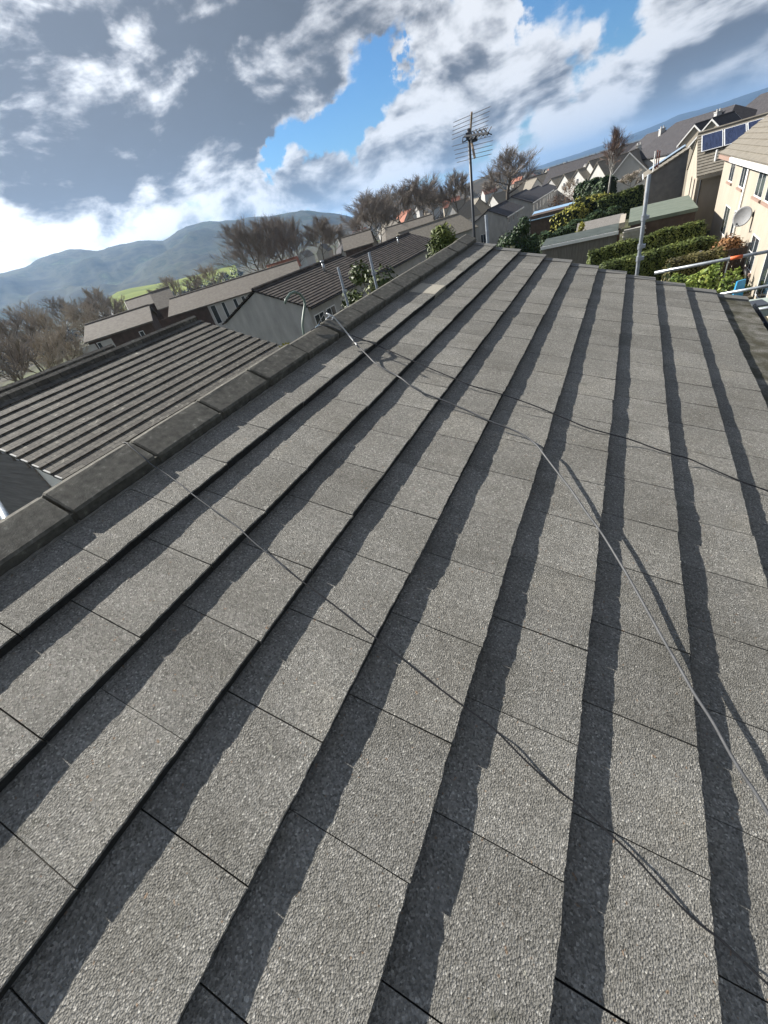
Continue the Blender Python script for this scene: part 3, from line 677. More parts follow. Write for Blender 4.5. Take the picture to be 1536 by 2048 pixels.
# --- roof A behind our ridge, and its stepped neighbour
def row_house(xr, zr, xe, ze, y0, y1, n, tile, wall, label, back=None, clad=False, lip=.034, vents=()):
    t = thing('terraced_house', (xr, (y0 + y1) / 2, gz(xr, y0) - .5), label, 'house')
    mb = MB(); w = xe - xr - .25; zb = gz(xr, y0) - .5; k = (zr - ze) / (xe - xr)
    f = [(xr - w, zb), (xr + w, zb), (xr + w, zr - k * w - .12), (xr, zr - .14), (xr - w, zr - k * w - .12)]
    mb.hexa([(x, y0 + .12, z) for x, z in f], [(x, y1 - .12, z) for x, z in f]); mb.build('wall', M[wall], t)
    rb = MB()
    for s in (1, -1): stepped_slope(rb, Vector((xr, y0, zr)), Vector((xr, y1, zr)), Vector((s * (xe - xr), 0, ze - zr)), n, lip, .08)
    rb.tube([(xr, y0, zr + .02), (xr, y1, zr + .02)], .12, 6); r = rb.build('roof', M[tile], t)
    g = MB(); g.box((xe + .07, (y0 + y1) / 2, ze - .08), (.11, y1 - y0, .1)); g.build('gutter', M['gutter'], t)
    for k_ in range(n if clad else 0):                    # pale tile ends along the near verge
        p0 = Vector((xr + (xe - xr) * (k_ + .30) / n, y0 - .012, zr + (ze - zr) * (k_ + .30) / n + lip * .3)); p1 = Vector((xr + (xe - xr) * (k_ + .97) / n, y0 - .012, zr + (ze - zr) * (k_ + .97) / n + lip))
        u = Vector((0, 0, .028)); b = Vector((0, .03, 0)); v = MB(); v.hexa([p0 - u, p1 - u, p1 - u + b, p0 - u + b], [p0, p1, p1 + b, p0 + b]); v.build('verge_tile', M['white_wall'], r)
    for (px, py, h_, rr) in vents:
        c = at(px, py, X=xr + (xe - xr) * .3)
        mb = MB(); zz = zr + (ze - zr) * .3; mb.tube([(c.x, c.y, zz - .1), (c.x, c.y, zz + h_)], rr, 10); mb.tube([(c.x, c.y, zz + h_), (c.x, c.y, zz + h_ + .12)], rr * 1.5, 10); mb.build('vent_pipe', M['grey_metal'], t, True)
    if clad:
        cb = MB(); zz = zr - .32
        i = 0
        while zz > zb + .2:
            xl = xr - w + .05; xh = min(xe - 1.3, xr + (zr - .22 - zz) / k)
            if xh > xr + .1:
                xl2 = max(xr - w, xr - (zr - .22 - zz) / k)
                cb.hexa([(xl2, y0 + .115, zz - .16), (xh, y0 + .115, zz - .16), (xh, y0 + .06, zz - .16), (xl2, y0 + .06, zz - .16)], [(xl2, y0 + .115, zz), (xh, y0 + .115, zz), (xh, y0 + .10, zz), (xl2, y0 + .10, zz)])
            zz -= .165
        cb.build('cladding', M['board'], t)
    return t
row_house(-13.0, 5.66, -9.5, 4.36, 2.85, 10.45, 11, 'old_tile', 'white', 'nearest neighbouring house, with lichen spotted ribbed roof left of the ridge', clad=True)
def a_second():
    p = at(0, 797, X=-14.6); q = at(226, 693, X=-14.6)
    row_house(-14.6, (p.z + q.z) / 2 + .02, -12.6, (p.z + q.z) / 2 - .75, 3.0, q.y, 6, 'old_tile', 'white_wall', 'house whose ribbed roof just shows above the lichen spotted one', lip=.034)
a_second()
# --- roofs B and B2
tB = row_house(-19.97, 5.2, -16.15, 3.70, 21.0, 31.9, 14, 'dark_tile', 'harl', 'ribbed dark roofed house with a big blank grey gable, behind the ridge', vents=((646, 530, .55, .09),))
F = Fr((-16.4, 0, 0), -HP)
for i, yy in enumerate((22.0, 23.4, 25.6)): window(F, tB, -yy, 2.05 - .0, 1.1, 1.1, 0, side=1)
row_house(-20.0, 4.78, -16.6, 3.42, 32.2, 45.8, 13, 'dark_tile', 'harl', 'long ribbed dark roof with a small white vent, beyond the two scaffold poles', vents=((803, 520, .45, .06),))
# --- long tan roof C with white windowed wall
def px_house(name, l, r, ridge, W, drop, wall, roof, label, base=-3, pw=(), **k):
    "house with its eaves line between two points of the photograph (x, y, distance); ridge = height over the eaves"
    a, b = at(l[0], l[1], D=l[2]), at(r[0], r[1], D=r[2]); d = b - a; yaw = math.atan2(-d.y, -d.x)
    mid = (a + b) / 2; n = Vector((d.y, -d.x, 0)).normalized()
    if n.dot(Vector((mid.x, mid.y, 0))) > 0: n = -n
    o = mid - n * (W / 2); z = (a.z + b.z) / 2
    L_ = math.hypot(d.x, d.y); k['wins'] = [(L_ / 2 - L_ * (q[0] - l[0]) / (r[0] - l[0]), *q[1:], 1) for q in pw]
    return house(name, (o.x, o.y, z - drop), yaw, math.hypot(d.x, d.y), W, drop, ridge, wall, roof, label, base=base, **k)
tC, FC = px_house('long_house', (337, 625, 62), (604, 560, 60), 1.5, 9, 2.8, 'white_wall', 'far_tile', 'long low house with tan roof and white wall of narrow windows', pw=[(441, .7, .5, 1.9), (465, .7, .5, 1.9), (482, .7, .5, 1.9), (420, .4, .7, 2.2)])
mb = MB(); fbox(mb, FC, 3.9, 12.6, 4.502, 4.56, -2, 2.75); mb.build('cladding', M['brown_clad'], tC)
tD, FD = px_house('brown_house', (176, 686, 50), (300, 641, 49), 1.1, 8, 4.0, 'brown_clad', 'far_tile', 'dark brown clad house with white panels under its eaves, beyond the lichen spotted roof', pw=[(197, 2.2, .8, 1.5), (274, 2.5, .45, 1.0), (286, .8, .5, .6)])
for xa, xb in ((2.55, 4.0), (1.0, 2.05)):
    mb = MB(); fbox(mb, FD, xa, xb, 4.004, 4.04, 1.7, 3.7); mb.build('wall_panel', M['white_wall'], tD)
px_house('brown_house', (262, 622, 80), (318, 602, 80), 1.2, 8, 3.6, 'brown_clad', 'far_tile', 'brown roofed house behind the white panelled one', gfascia='white', pw=[(290, 1.6, 1.4, 1.1)])
px_house('brown_house', (318, 618, 72), (352, 607, 72), 2.0, 8, 4.2, 'brown_clad', 'far_tile', 'brown house standing left of the long tan roof', pw=[(330, 1.2, .9, 1.1)])
# --- brown roofs further along
px_house('brown_house', (690, 500, 74), (745, 487, 74), 1.5, 8, 4.0, 'brown_clad', 'far_tile', 'low brown roofed house behind the ribbed roofs, left of a tall white gable')
px_house('brown_house', (775, 480, 80), (868, 458, 80), 1.6, 8, 4.0, 'brown_clad', 'far_tile', 'brown roofed house above the end of the long ribbed roof')
px_house('long_house', (832, 488, 66), (952, 460, 72), 1.9, 8, 4.0, 'harl', 'tan_tile', 'tan roofed house left of the aerial mast, behind the conifer')
px_house('brown_house', (540, 548, 88), (600, 532, 88), 1.2, 7, 4, 'harl', 'red_tile', 'low house with red ridge above the ribbed dark roof')

# --- terrace right of the aerial
def g_house(px, py, D, L, W, eave, rise, wall, roof, label, n=3, sillz=(1.0, 3.4), gable=True, chim=(), base=-4, gw=()):
    "terraced house whose near right eaves corner is seen at px, py"
    c = at(px, py, D=D); o = (c.x - W / 2, c.y + L / 2, c.z - eave)
    wins = [(L / 2 - L * (i + .5) / n, z, .9, 1.2, -1) for i in range(n) for z in sillz]
    return house('terraced_house', o, HP, L, W, eave, rise, wall, roof, label, wins=wins, fascia='white', chim=chim, base=base, gwins=gw, over=.2)
g_house(1013, 433, 92, 15, 6.5, 4.6, 1.6, 'harl', 'navy_tile', 'dark roofed grey terraced house just right of the aerial mast', gw=[(1.2, 1.2, 1.0, 1.6, -1)], n=4)
g_house(1064, 405, 112, 17, 8.5, 5.2, 1.9, 'harl', 'navy_tile', 'terraced house with a broad plain grey gable behind the conifer bush', n=4)
g_house(1087, 391, 138, 17, 8, 5.2, 1.7, 'harl', 'navy_tile', 'third terraced house of the grey row, stepped back, pale verge', n=4)
g_house(1106, 383, 162, 17, 8, 5.2, 1.6, 'harl', 'navy_tile', 'fourth terraced house of the grey row, dark roof', n=4)
g_house(1127, 373, 190, 19, 8, 5.2, 1.6, 'harl', 'navy_tile', 'far end house of the grey terrace', n=4)
# --- white gabled houses and other far houses: apex of the near gable at px, py
def gable_house(px, py, D, yaw, L, W, rise, eave, wall, roof, label, group=None, **k):
    c = at(px, py, D=D); d = Vector((math.sin(yaw), math.cos(yaw), 0)); o = c + d * (L / 2)
    if int(px * 7 + py) % 3: k.setdefault('chim', ((L * .28, 0, .55, 2),))
    return house('gabled_house', (o.x, o.y, c.z - rise - eave), HP - yaw, L, W, eave, rise, wall, roof, label, group=group, base=-6, **k)
gw1 = [(0, 3.2, .9, 1.1, -1)]
def gwin(e): return [(0, e - .6, 1.0, 1.2, -1), (0, e - .6, 1.0, 1.2, 1)]
gable_house(1196, 325, 130, R(48), 9, 7.0, 3.3, 4.6, 'white_wall', 'tan_tile', 'tall white gabled house with a small window, left of the birch', gwins=gwin(4.6))
gable_house(1179, 323, 150, R(48), 9, 7.0, 3.2, 5.0, 'white_wall', 'tan_tile', 'white gabled house half hidden behind the tall white gable', gwins=gwin(5.0))
gable_house(1156, 340, 150, R(48), 9, 6.4, 2.4, 5.2, 'white_wall', 'tan_tile', 'white gabled house second left of the tall white gable, with one window', gwins=gwin(5.2))
gable_house(1129, 349, 165, R(48), 9, 6.4, 2.6, 5.2, 'white_wall', 'tan_tile', 'white gabled house third left of the tall white gable', gwins=gwin(5.2))
gable_house(1102, 358, 180, R(48), 9, 6.4, 2.2, 4.8, 'harl', 'tan_tile', 'grey gabled house with a tan roof end at the head of the terrace row')
px_house('long_house', (1085, 375, 186), (1205, 338, 176), 4.2, 9, 4.5, 'harl', 'navy_tile', 'long dark roof running behind the white gables')
gable_house(1137, 328, 240, R(-20), 9, 6, 3.4, 5, 'white_wall', 'tan_tile', 'small pale gable alone above the long dark roof')
gable_house(1119, 336, 262, R(60), 10, 6, 3.0, 4.6, 'white_wall', 'red_tile', 'red roofed pale house above the long dark roof')
gable_house(1074, 357, 190, R(-30), 10, 7, 4, 4.5, 'white_wall', 'tan_tile', 'bright white gable at the left end of the long dark roof')
gable_house(1066, 355, 210, R(-10), 10, 7, 4, 4.5, 'white_wall', 'tan_tile', 'white gable seen behind the bright one left of the long dark roof')
gable_house(1030, 365, 200, R(70), 12, 8, 3.5, 4.5, 'brown_clad', 'far_tile', 'brown roofed house under the big round bare tree')
gable_house(958, 397, 170, R(-35), 10, 8, 3.5, 4.5, 'cream', 'tan_tile', 'cream gabled house right of the mast below the round bare tree')
gable_house(985, 390, 185, R(40), 10, 8, 3.4, 4.2, 'white_wall', 'tan_tile', 'pale house with tan roof left of the round bare tree trunk')
gable_house(900, 408, 150, R(20), 9, 8, 4.5, 4, 'harl', 'tan_tile', 'tan roofed steep house left of the mast among bare trees')
gable_house(929, 411, 160, R(-10), 9, 6, 2.4, 4.2, 'white_wall', 'navy_tile', 'white house close left of the mast')
gable_house(739, 458, 100, R(-55), 8, 4.5, 5.5, 3.5, 'cream', 'navy_tile', 'tall narrow cream gable between the bare trees')
gable_house(797, 440, 120, R(-50), 8, 5, 4.0, 3.0, 'cream', 'far_tile', 'cream gable beside a bare tree trunk, centre left')
gable_house(690, 484, 105, R(-40), 8, 5, 3.2, 3.0, 'white_wall', 'navy_tile', 'small white gable at the foot of the bare trees')
gable_house(861, 428, 122, R(-30), 8, 4.5, 3.6, 3.0, 'beige', 'far_tile', 'beige gable among the bare trees left of the mast')
# the town under the wooded hill: small roofs far off
rt = random.Random(12)
for i, (px, py, D) in enumerate([(600, 505, 330), (640, 490, 300), (706, 463, 300), (768, 440, 320), (778, 447, 290), (822, 418, 330), (832, 412, 350), (815, 424, 300), (850, 410, 380), (885, 402, 330), (905, 395, 420), (935, 388, 460), (870, 398, 470), (965, 380, 420), (1000, 372, 480), (1045, 352, 520), (1060, 347, 560), (1095, 341, 480), (1110, 335, 560), (1150, 324, 480)]):
    gable_house(px, py, D, R(rt.uniform(-70, 70)), 11, 7.5, rt.uniform(2.8, 4), 4.6, rt.choice(['white_wall', 'cream', 'white_wall', 'beige']), rt.choice(['red_tile', 'tan_tile', 'far_tile', 'red_tile']),
                'small far off house in the town below the wooded hill', 'far houses of the town')
# --- big dark hipped roofs, upper right
def hip_house(px, py, D, L, W, rise, eave, yaw, label, roof='navy_tile', wall='white_wall', hip=4.0, chim=(), **k):
    c = at(px, py, D=D); o = (c.x, c.y, c.z - rise - eave)
    return house('hipped_house', o, yaw, L, W, eave, rise, wall, roof, label, hip=hip, base=-6, chim=chim, **k)
def ridge_house(l, r, rise, W, hip, label, eave=5, **k):
    "hipped house whose ridge runs between two points of the photograph (x, y, distance)"
    a, b = at(l[0], l[1], D=l[2]), at(r[0], r[1], D=r[2]); d = b - a; m = (a + b) / 2
    return house('hipped_house', (m.x, m.y, m.z - rise - eave), math.atan2(d.y, d.x), math.hypot(d.x, d.y) + 2 * hip - .5, W, eave, rise, 'white_wall', 'navy_tile', label, hip=hip, base=-6, **k)
ridge_house((1352, 248, 118), (1471, 208, 108), 3.8, 12, 5, 'long house with a big dark hipped roof and small white dormers, upper right', chim=((-8, -1.5, .7, 2), (5, -1.5, .7, 2)))
ridge_house((1294, 266, 138), (1327, 263, 132), 4.4, 11, 5, 'dark hipped roof with a sunlit tan end, behind the slim chimneys')
ridge_house((1256, 290, 150), (1278, 282, 150), 4.2, 10, 5, 'hipped roof house right of the birch top')
ridge_house((1232, 305, 165), (1250, 299, 165), 4, 10, 5, 'hipped roof house directly behind the birch top')
ridge_house((1521, 190, 112), (1580, 172, 108), 4.5, 12, 5, 'dark hipped roof with a sunlit tan end at the right edge')
gable_house(1260, 305, 112, R(10), 10, 7.5, 3.8, 4, 'white_wall', 'tan_tile', 'white gable with pale bargeboards right of the birch', gfascia='white')
gable_house(1245, 288, 150, R(0), 10, 6, 3, 4, 'cream', 'tan_tile', 'cream gable above the birch branches')
gable_house(1426, 238, 98, R(30), 6, 5.0, 2.4, 3, 'cream', 'navy_tile', 'cream gable with white bargeboards in front of the big dark roof', gfascia='white', chim=())
gable_house(1391, 250, 102, R(30), 6, 4.0, 1.9, 3, 'cream', 'navy_tile', 'smaller cream gable in front of the big dark roof', gfascia='white', chim=())

# --- cream house R1 on the right
XW = 5.3
def r1():
    y0, y1 = 22.0, 43.3; g0 = gz(5, 32) - .2
    t = thing('cream_house', (XW + 4, (y0 + y1) / 2, g0), 'cream rendered house with brown tiled roof and narrow windows at the right edge', 'house')
    ze = at(1448, 296, X=XW).z - .05; zb = g0 - .6; k = .62; W = 8.0
    mb = MB(); f = [(XW, zb), (XW + W, zb), (XW + W, ze), (XW + W / 2, ze + k * W / 2), (XW, ze)]
    mb.hexa([(x, y0, z) for x, z in f], [(x, y1, z) for x, z in f]); mb.build('wall', M['cream'], t)
    rb = MB()
    for s in (1, -1):
        A = Vector((XW + W / 2, y0, ze + k * W / 2 + .12)); B = Vector((XW + W / 2, y1 + .12, ze + k * W / 2 + .12)); stepped_slope(rb, A, B, Vector((-s * (W / 2 + .35), 0, -k * (W / 2 + .35))), 15, .045, .1)
    r = rb.build('roof', M['tan_tile'], t)
    mb = MB(); mb.box((XW - .36, (y0 + y1 - 5) / 2, ze - .27), (.09, y1 - y0 - 5, .22)); mb.build('gutter', M['white'], t)
    mb = MB(); mb.box((XW - .36, y1 - 2.45, ze - .27), (.08, 4.9, .2)); mb.build('fascia', M['sill'], t)
    mb = MB(); mb.tube([(XW - .06, at(1495, 360, X=XW).y, ze - .3), (XW - .06, at(1495, 360, X=XW).y, zb)], .05, 8); mb.build('downpipe', M['white'], t, True)
    F = Fr((XW, 0, 0), HP)                     # local x = +Y, local y = -X
    def win(xa, ya, xb, yb, h=None, sill='sill', name='window', bars=0, w=None):
        "left jamb column and sill level at (xa, ya), right jamb at (xb, yb), both on the wall"
        a, b = at(xa, ya, X=XW), at(xb, yb, X=XW); z = (a.z + b.z) / 2; c = (a.y + b.y) / 2; ww = w or abs(a.y - b.y)
        window(F, t, c, z, ww, h, 0, side=1, sill=sill, frame='white', bars=bars, name=name, mull=ww > 1.0)
    win(1456, 362, 1464, 366, 1.45); win(1477, 373, 1486, 379, 1.45); win(1508, 391, 1522, 400, 1.45); win(1528, 402, 1545, 412, 1.45)
    win(1440, 466, 1449, 471, 1.5, None); win(1458, 474, 1466, 479, 1.3, None)
    win(1489, 535, 1503, 543, 1.4, 'sill', bars=1)
    win(1508, 597, 1530, 606, 2.1, None, 'patio_door')
    # satellite dish on its wall bracket
    d = thing('satellite_dish', at(1490, 436, X=XW), 'grey satellite dish fixed to the cream wall', 'satellite dish')
    c = at(1485, 433, X=XW - .42); n = (Vector((0, 0, H)) - c + Vector((-14, -4, 3))).normalized(); ax = n.cross(Vector((0, 0, 1))).normalized(); ay = ax.cross(n)
    mb = MB(); rings = 6; ns = 24; rad = .40
    def dp(i, kk, off): rr = rad * i / rings; an = 2 * math.pi * kk / ns; return c + ax * rr * math.cos(an) * .98 + ay * rr * math.sin(an) * 1.05 + n * (.09 * (i / rings) ** 2 - .05 + off)
    vs = [dp(i, kk, o) for o in (0, -.015) for i in range(rings + 1) for kk in range(ns)]; w_ = (rings + 1) * ns
    fs = [(i * ns + kk, i * ns + (kk + 1) % ns, (i + 1) * ns + (kk + 1) % ns, (i + 1) * ns + kk) for i in range(rings) for kk in range(ns)]
    fs += [tuple(w_ + q for q in reversed(f_)) for f_ in fs] + [(rings * ns + kk, rings * ns + (kk + 1) % ns, w_ + rings * ns + (kk + 1) % ns, w_ + rings * ns + kk) for kk in range(ns)]
    mb.add(vs, fs); mb.build('reflector', M['dish'], d, True)
    mb = MB(); e = c + n * .42 - ay * .30; mb.tube([c - ay * .40 + n * .02, e], .014, 6); mb.box(e, (.07, .1, .07)); mb.build('feed_arm', M['dark_metal'], d)
    mb = MB(); wp = Vector((XW - .005, c.y, c.z + .02)); mb.tube([c - n * .06, Vector((XW - .2, c.y + .05, c.z)), wp], .022, 6); mb.box((XW - .02, c.y, c.z), (.03, .16, .2)); mb.build('bracket', M['dark_metal'], d)
r1()
# --- R2 with solar panels
def r2():
    Yf = 46.0; a = at(1396, 350, Y=Yf); x0 = a.x; ze = a.z; L = 11.0; W = 9.0; zb = gz(5, 50) - 1
    zr = at(1391, 273, Y=Yf + W / 2).z; k = (zr - ze) / (W / 2); S = math.hypot(W / 2, zr - ze)
    t = thing('house', (x0 + L / 2, Yf + W / 2, zb), 'house with blue solar panels and a beige harled front beside the cream house', 'house')
    mb = MB(); f = [(Yf, zb), (Yf + W, zb), (Yf + W, ze), (Yf + W / 2, zr - .1), (Yf, ze)]
    mb.hexa([(x0, y, z) for y, z in f], [(x0 + L, y, z) for y, z in f]); mb.build('wall', M['beige'], t)
    mb = MB(); mb.hexa([(x0 - .012, y, z) for y, z in f], [(x0 - .002, y, z) for y, z in f]); mb.build('gable_render', M['cream'], t)
    rb = MB()
    for s in (-1, 1): stepped_slope(rb, Vector((x0 - .1, Yf + W / 2, zr + .08)), Vector((x0 + L, Yf + W / 2, zr + .08)), Vector((0, s * (W / 2 + .3), -k * (W / 2 + .3))), 15, .045, .1)
    rb.tube([(x0 - .1, Yf + W / 2, zr + .1), (x0 + L, Yf + W / 2, zr + .1)], .13, 6); r = rb.build('roof', M['tan_tile'], t)
    mb = MB(); mb.box((x0 + L / 2, Yf - .32, ze - k * .3 - .05), (L, .1, .22)); mb.build('gutter', M['beige'], t)
    mb = MB(); mb.tube([(x0 + .25, Yf - .07, ze - .2), (x0 + .25, Yf - .07, zb)], .045, 6); mb.build('downpipe', M['dark_metal'], t)
    up = Vector((0, W / 2, k * W / 2)).normalized(); nn = Vector((0, -k, 1)).normalized(); wv = Vector((1, 0, 0))
    for i in range(6):
        o = Vector((x0 + .12 + i * 1.38, Yf, ze + .08)) + up * .45 * S + nn * .16; w1, h1 = 1.32, .42 * S
        mb = MB(); mb.hexa([o, o + wv * w1, o + wv * w1 + up * h1, o + up * h1], [p + nn * .04 for p in (o, o + wv * w1, o + wv * w1 + up * h1, o + up * h1)])
        fr = mb.build('solar_panel', M['pvc'], t)
        mb = MB(); o2 = o + wv * .05 + up * .05 + nn * .042; w2, h2 = w1 - .1, h1 - .1; mb.hexa([o2 - nn * .01, o2 + wv * w2 - nn * .01, o2 + wv * w2 + up * h2 - nn * .01, o2 + up * h2 - nn * .01], [o2, o2 + wv * w2, o2 + wv * w2 + up * h2, o2 + up * h2]); mb.build('cells', M['pv'], fr)
    mb = MB(); v = Vector((x0 + 1.0, Yf + .9, ze + .45)); mb.tube([v, v + Vector((0, 0, .75))], .07, 8); mb.build('vent_pipe', M['white'], t)
    F = Fr((x0 - .012, 0, 0), HP)
    for yy in (Yf + 1.6, Yf + 4.2): window(F, t, yy, ze - 2.2, .75, 1.9, 0, side=1, frame='sill', mull=False)
r2()
def r3():
    Yf = 57.0; a = at(1296, 356, Y=Yf); b = at(1375, 304, Y=Yf); x0 = a.x; ze = a.z + .1; zb = gz(1, 50) - 1; x1 = b.x + .12; k = (b.z - a.z) / (b.x - a.x); L = 8
    t = thing('house', ((x0 + x1) / 2, Yf + L / 2, zb), 'house with blank dark grey gable, sunny tiled slope and slim chimney pipes', 'house')
    f = [(x0, zb), (x1, zb), (x1, ze + k * (x1 - x0)), (x0, ze)]
    mb = MB(); mb.hexa([(x, Yf, z) for x, z in f], [(x, Yf + L, z) for x, z in f]); mb.build('wall', speckled('dark_grey_harling', (.12, .12, .125), (.17, .17, .175), 2, bscale=60, bstr=.3), t)
    mb = MB(); mb.box((x0 - .006, Yf + L / 2, (ze + zb) / 2), (.008, L - .02, ze - zb)); mb.build('side_wall', M['cream'], t)
    rb = MB(); A, B = Vector((x1, Yf - .15, ze + k * (x1 - x0) + .12)), Vector((x1, Yf + L, ze + k * (x1 - x0) + .12))
    stepped_slope(rb, A, B, Vector((-(x1 - x0 + .35), 0, -k * (x1 - x0 + .35))), 9, .04, .1)
    rb.build('roof', M['tan_tile'], t)
    mb = MB(); mb.box((x0 - .40, Yf + L / 2, ze - k * .35 + .0), (.1, L + .2, .1)); mb.build('gutter', M['pvc'], t)
    sl = Vector((x1 - x0, 0, k * (x1 - x0))).normalized(); nn = Vector((-sl.z, 0, sl.x)); o = Vector((x0 + .15, Yf + 3.2, ze + .2)) + nn * .12
    mb = MB(); Lr = (x1 - x0) * 1.02; mb.hexa([o, o + sl * Lr, o + sl * Lr + Vector((0, 2.4, 0)), o + Vector((0, 2.4, 0))], [p + nn * .06 for p in (o, o + sl * Lr, o + sl * Lr + Vector((0, 2.4, 0)), o + Vector((0, 2.4, 0)))]); mb.build('solar_panel', plain('glossy_panel', (.28, .36, .44), .2, .6), t)
    for i, (px, py) in enumerate(((1311, 302), (1316, 300), (1320, 301))):
        c = at(px, py, Y=Yf + 1.3); mb = MB(); mb.tube([(c.x, c.y, c.z - 1.5), c], .05, 8); mb.build('flue_pipe', M['pink'] if i else M['white'], t)
    for px, py in ((1318, 330), (1309, 322)):
        c = at(px, py, Y=Yf + .6); mb = MB(); mb.tube([(c.x, c.y, c.z - .9), c], .05, 8); mb.build('vent_pipe', M['pvc'], t)
r3()
# flat roofed extension with a block pier
def ext():
    Yn, Yfar = 38.0, 45.8; a = at(1262, 444, Y=Yn); b = at(1391, 415, Y=Yn); z = (a.z + b.z) / 2; zb = gz(0, 40) - .6
    t = thing('extension', ((a.x + b.x) / 2, (Yn + Yfar) / 2, zb), 'flat green roofed extension with a pale block pier, below the grey gable', 'extension')
    mb = MB(); mb.hexa([(a.x, Yn, zb), (b.x + .05, Yn, zb), (b.x + .05, Yfar, zb), (a.x, Yfar, zb)], [(a.x, Yn, z - .22), (b.x + .05, Yn, z - .22), (b.x + .05, Yfar, z - .22), (a.x, Yfar, z - .22)]); mb.build('wall', M['brown_clad'], t)
    mb = MB(); mb.box(((a.x + b.x) / 2, (Yn + Yfar) / 2, z - .1), (b.x - a.x + .3, Yfar - Yn + .2, .2)); mb.build('roof', M['felt'], t)
    mb = MB(); mb.box((a.x + .25, Yn - .45, (z - .35 + zb) / 2), (1.35, .5, z - .35 - zb), 0, 0, .92)
    for i in range(9): mb.box((a.x + .25, Yn - .45, z - .5 - i * .26), (1.38, .53, .03))
    mb.build('pier', M['brick'], t)
    mb = MB(); mb.box((a.x - .55, Yn + 2, z - .05), (.35, 4.6, .3)); mb.build('parapet', M['cream'], t)
ext()
# garage with white fascia, shed behind
def garage():
    a, b = at(1083, 496, Y=38.5), at(1236, 461, Y=38.5); z = (a.z + b.z) / 2 + .1; zb = gz(-3, 40) - .6; y1 = 40.9
    t = thing('garage', ((a.x + b.x) / 2, 40.7, zb), 'low garage with dark flat roof, white fascia and grey boarded wall', 'garage')
    mb = MB(); mb.box(((a.x + b.x) / 2, (38.6 + y1) / 2, (z - .2 + zb) / 2), (b.x - a.x - .1, y1 - 38.6 - .05, z - .2 - zb))
    for i in range(26): mb.box((a.x + .1 + (b.x - a.x - .2) * i / 25, 38.585, (z - .35 + zb) / 2), (.03, .03, z - .35 - zb))
    mb.build('wall', M['wood'], t)
    mb = MB(); mb.hexa([(a.x, 38.45, z - .16), (b.x, 38.45, z - .16), (b.x, y1, z), (a.x, y1, z)], [(a.x, 38.45, z - .05), (b.x, 38.45, z - .05), (b.x, y1, z + .11), (a.x, y1, z + .11)]); mb.build('roof', M['shed_roof'], t)
    mb = MB(); mb.box(((a.x + b.x) / 2, 38.40, z - .17), (b.x - a.x + .1, .08, .2)); mb.build('fascia', M['pvc'], t)
    c = at(1200, 440, Y=46); t2 = thing('shed', (c.x, 46, zb), 'dark garden shed with a grey felt roof behind the garage', 'shed')
    mb = MB(); mb.box((c.x, 46, (c.z - .4 + zb) / 2), (3.2, 2.2, c.z - .4 - zb)); mb.build('wall', M['brown_clad'], t2)
    mb = MB(); s = Vector((1.75, 0, 0)); 
    for q in (-1, 1): mb.hexa([Vector((c.x - 1.75, 46, c.z + .05)), Vector((c.x + 1.75, 46, c.z + .05)), Vector((c.x + 1.75, 46 + q * 1.3, c.z - .5)), Vector((c.x - 1.75, 46 + q * 1.3, c.z - .5))], [Vector((c.x - 1.75, 46, c.z + .12)), Vector((c.x + 1.75, 46, c.z + .12)), Vector((c.x + 1.75, 46 + q * 1.3, c.z - .43)), Vector((c.x - 1.75, 46 + q * 1.3, c.z - .43))])
    mb.build('roof', M['wood'], t2)
    c = at(1118, 412, Y=84); t3 = thing('garage', (c.x, 84, c.z - 3), 'low garage with pale blue roof beside the grey terrace', 'garage')
    mb = MB(); mb.box((c.x, 84, c.z - 1.9), (8, 4.8, 3.2)); mb.build('wall', M['brown_clad'], t3)
    mb = MB(); mb.hexa([(c.x - 4.2, 81.4, c.z - .9), (c.x + 4.2, 81.4, c.z - .9), (c.x + 4.2, 86.6, c.z - .2), (c.x - 4.2, 86.6, c.z - .2)], [(c.x - 4.2, 81.4, c.z - .8), (c.x + 4.2, 81.4, c.z - .8), (c.x + 4.2, 86.6, c.z - .1), (c.x - 4.2, 86.6, c.z - .1)]); mb.build('roof', plain('blue_sheet', (.28, .42, .58), .35, .5), t3)
garage()

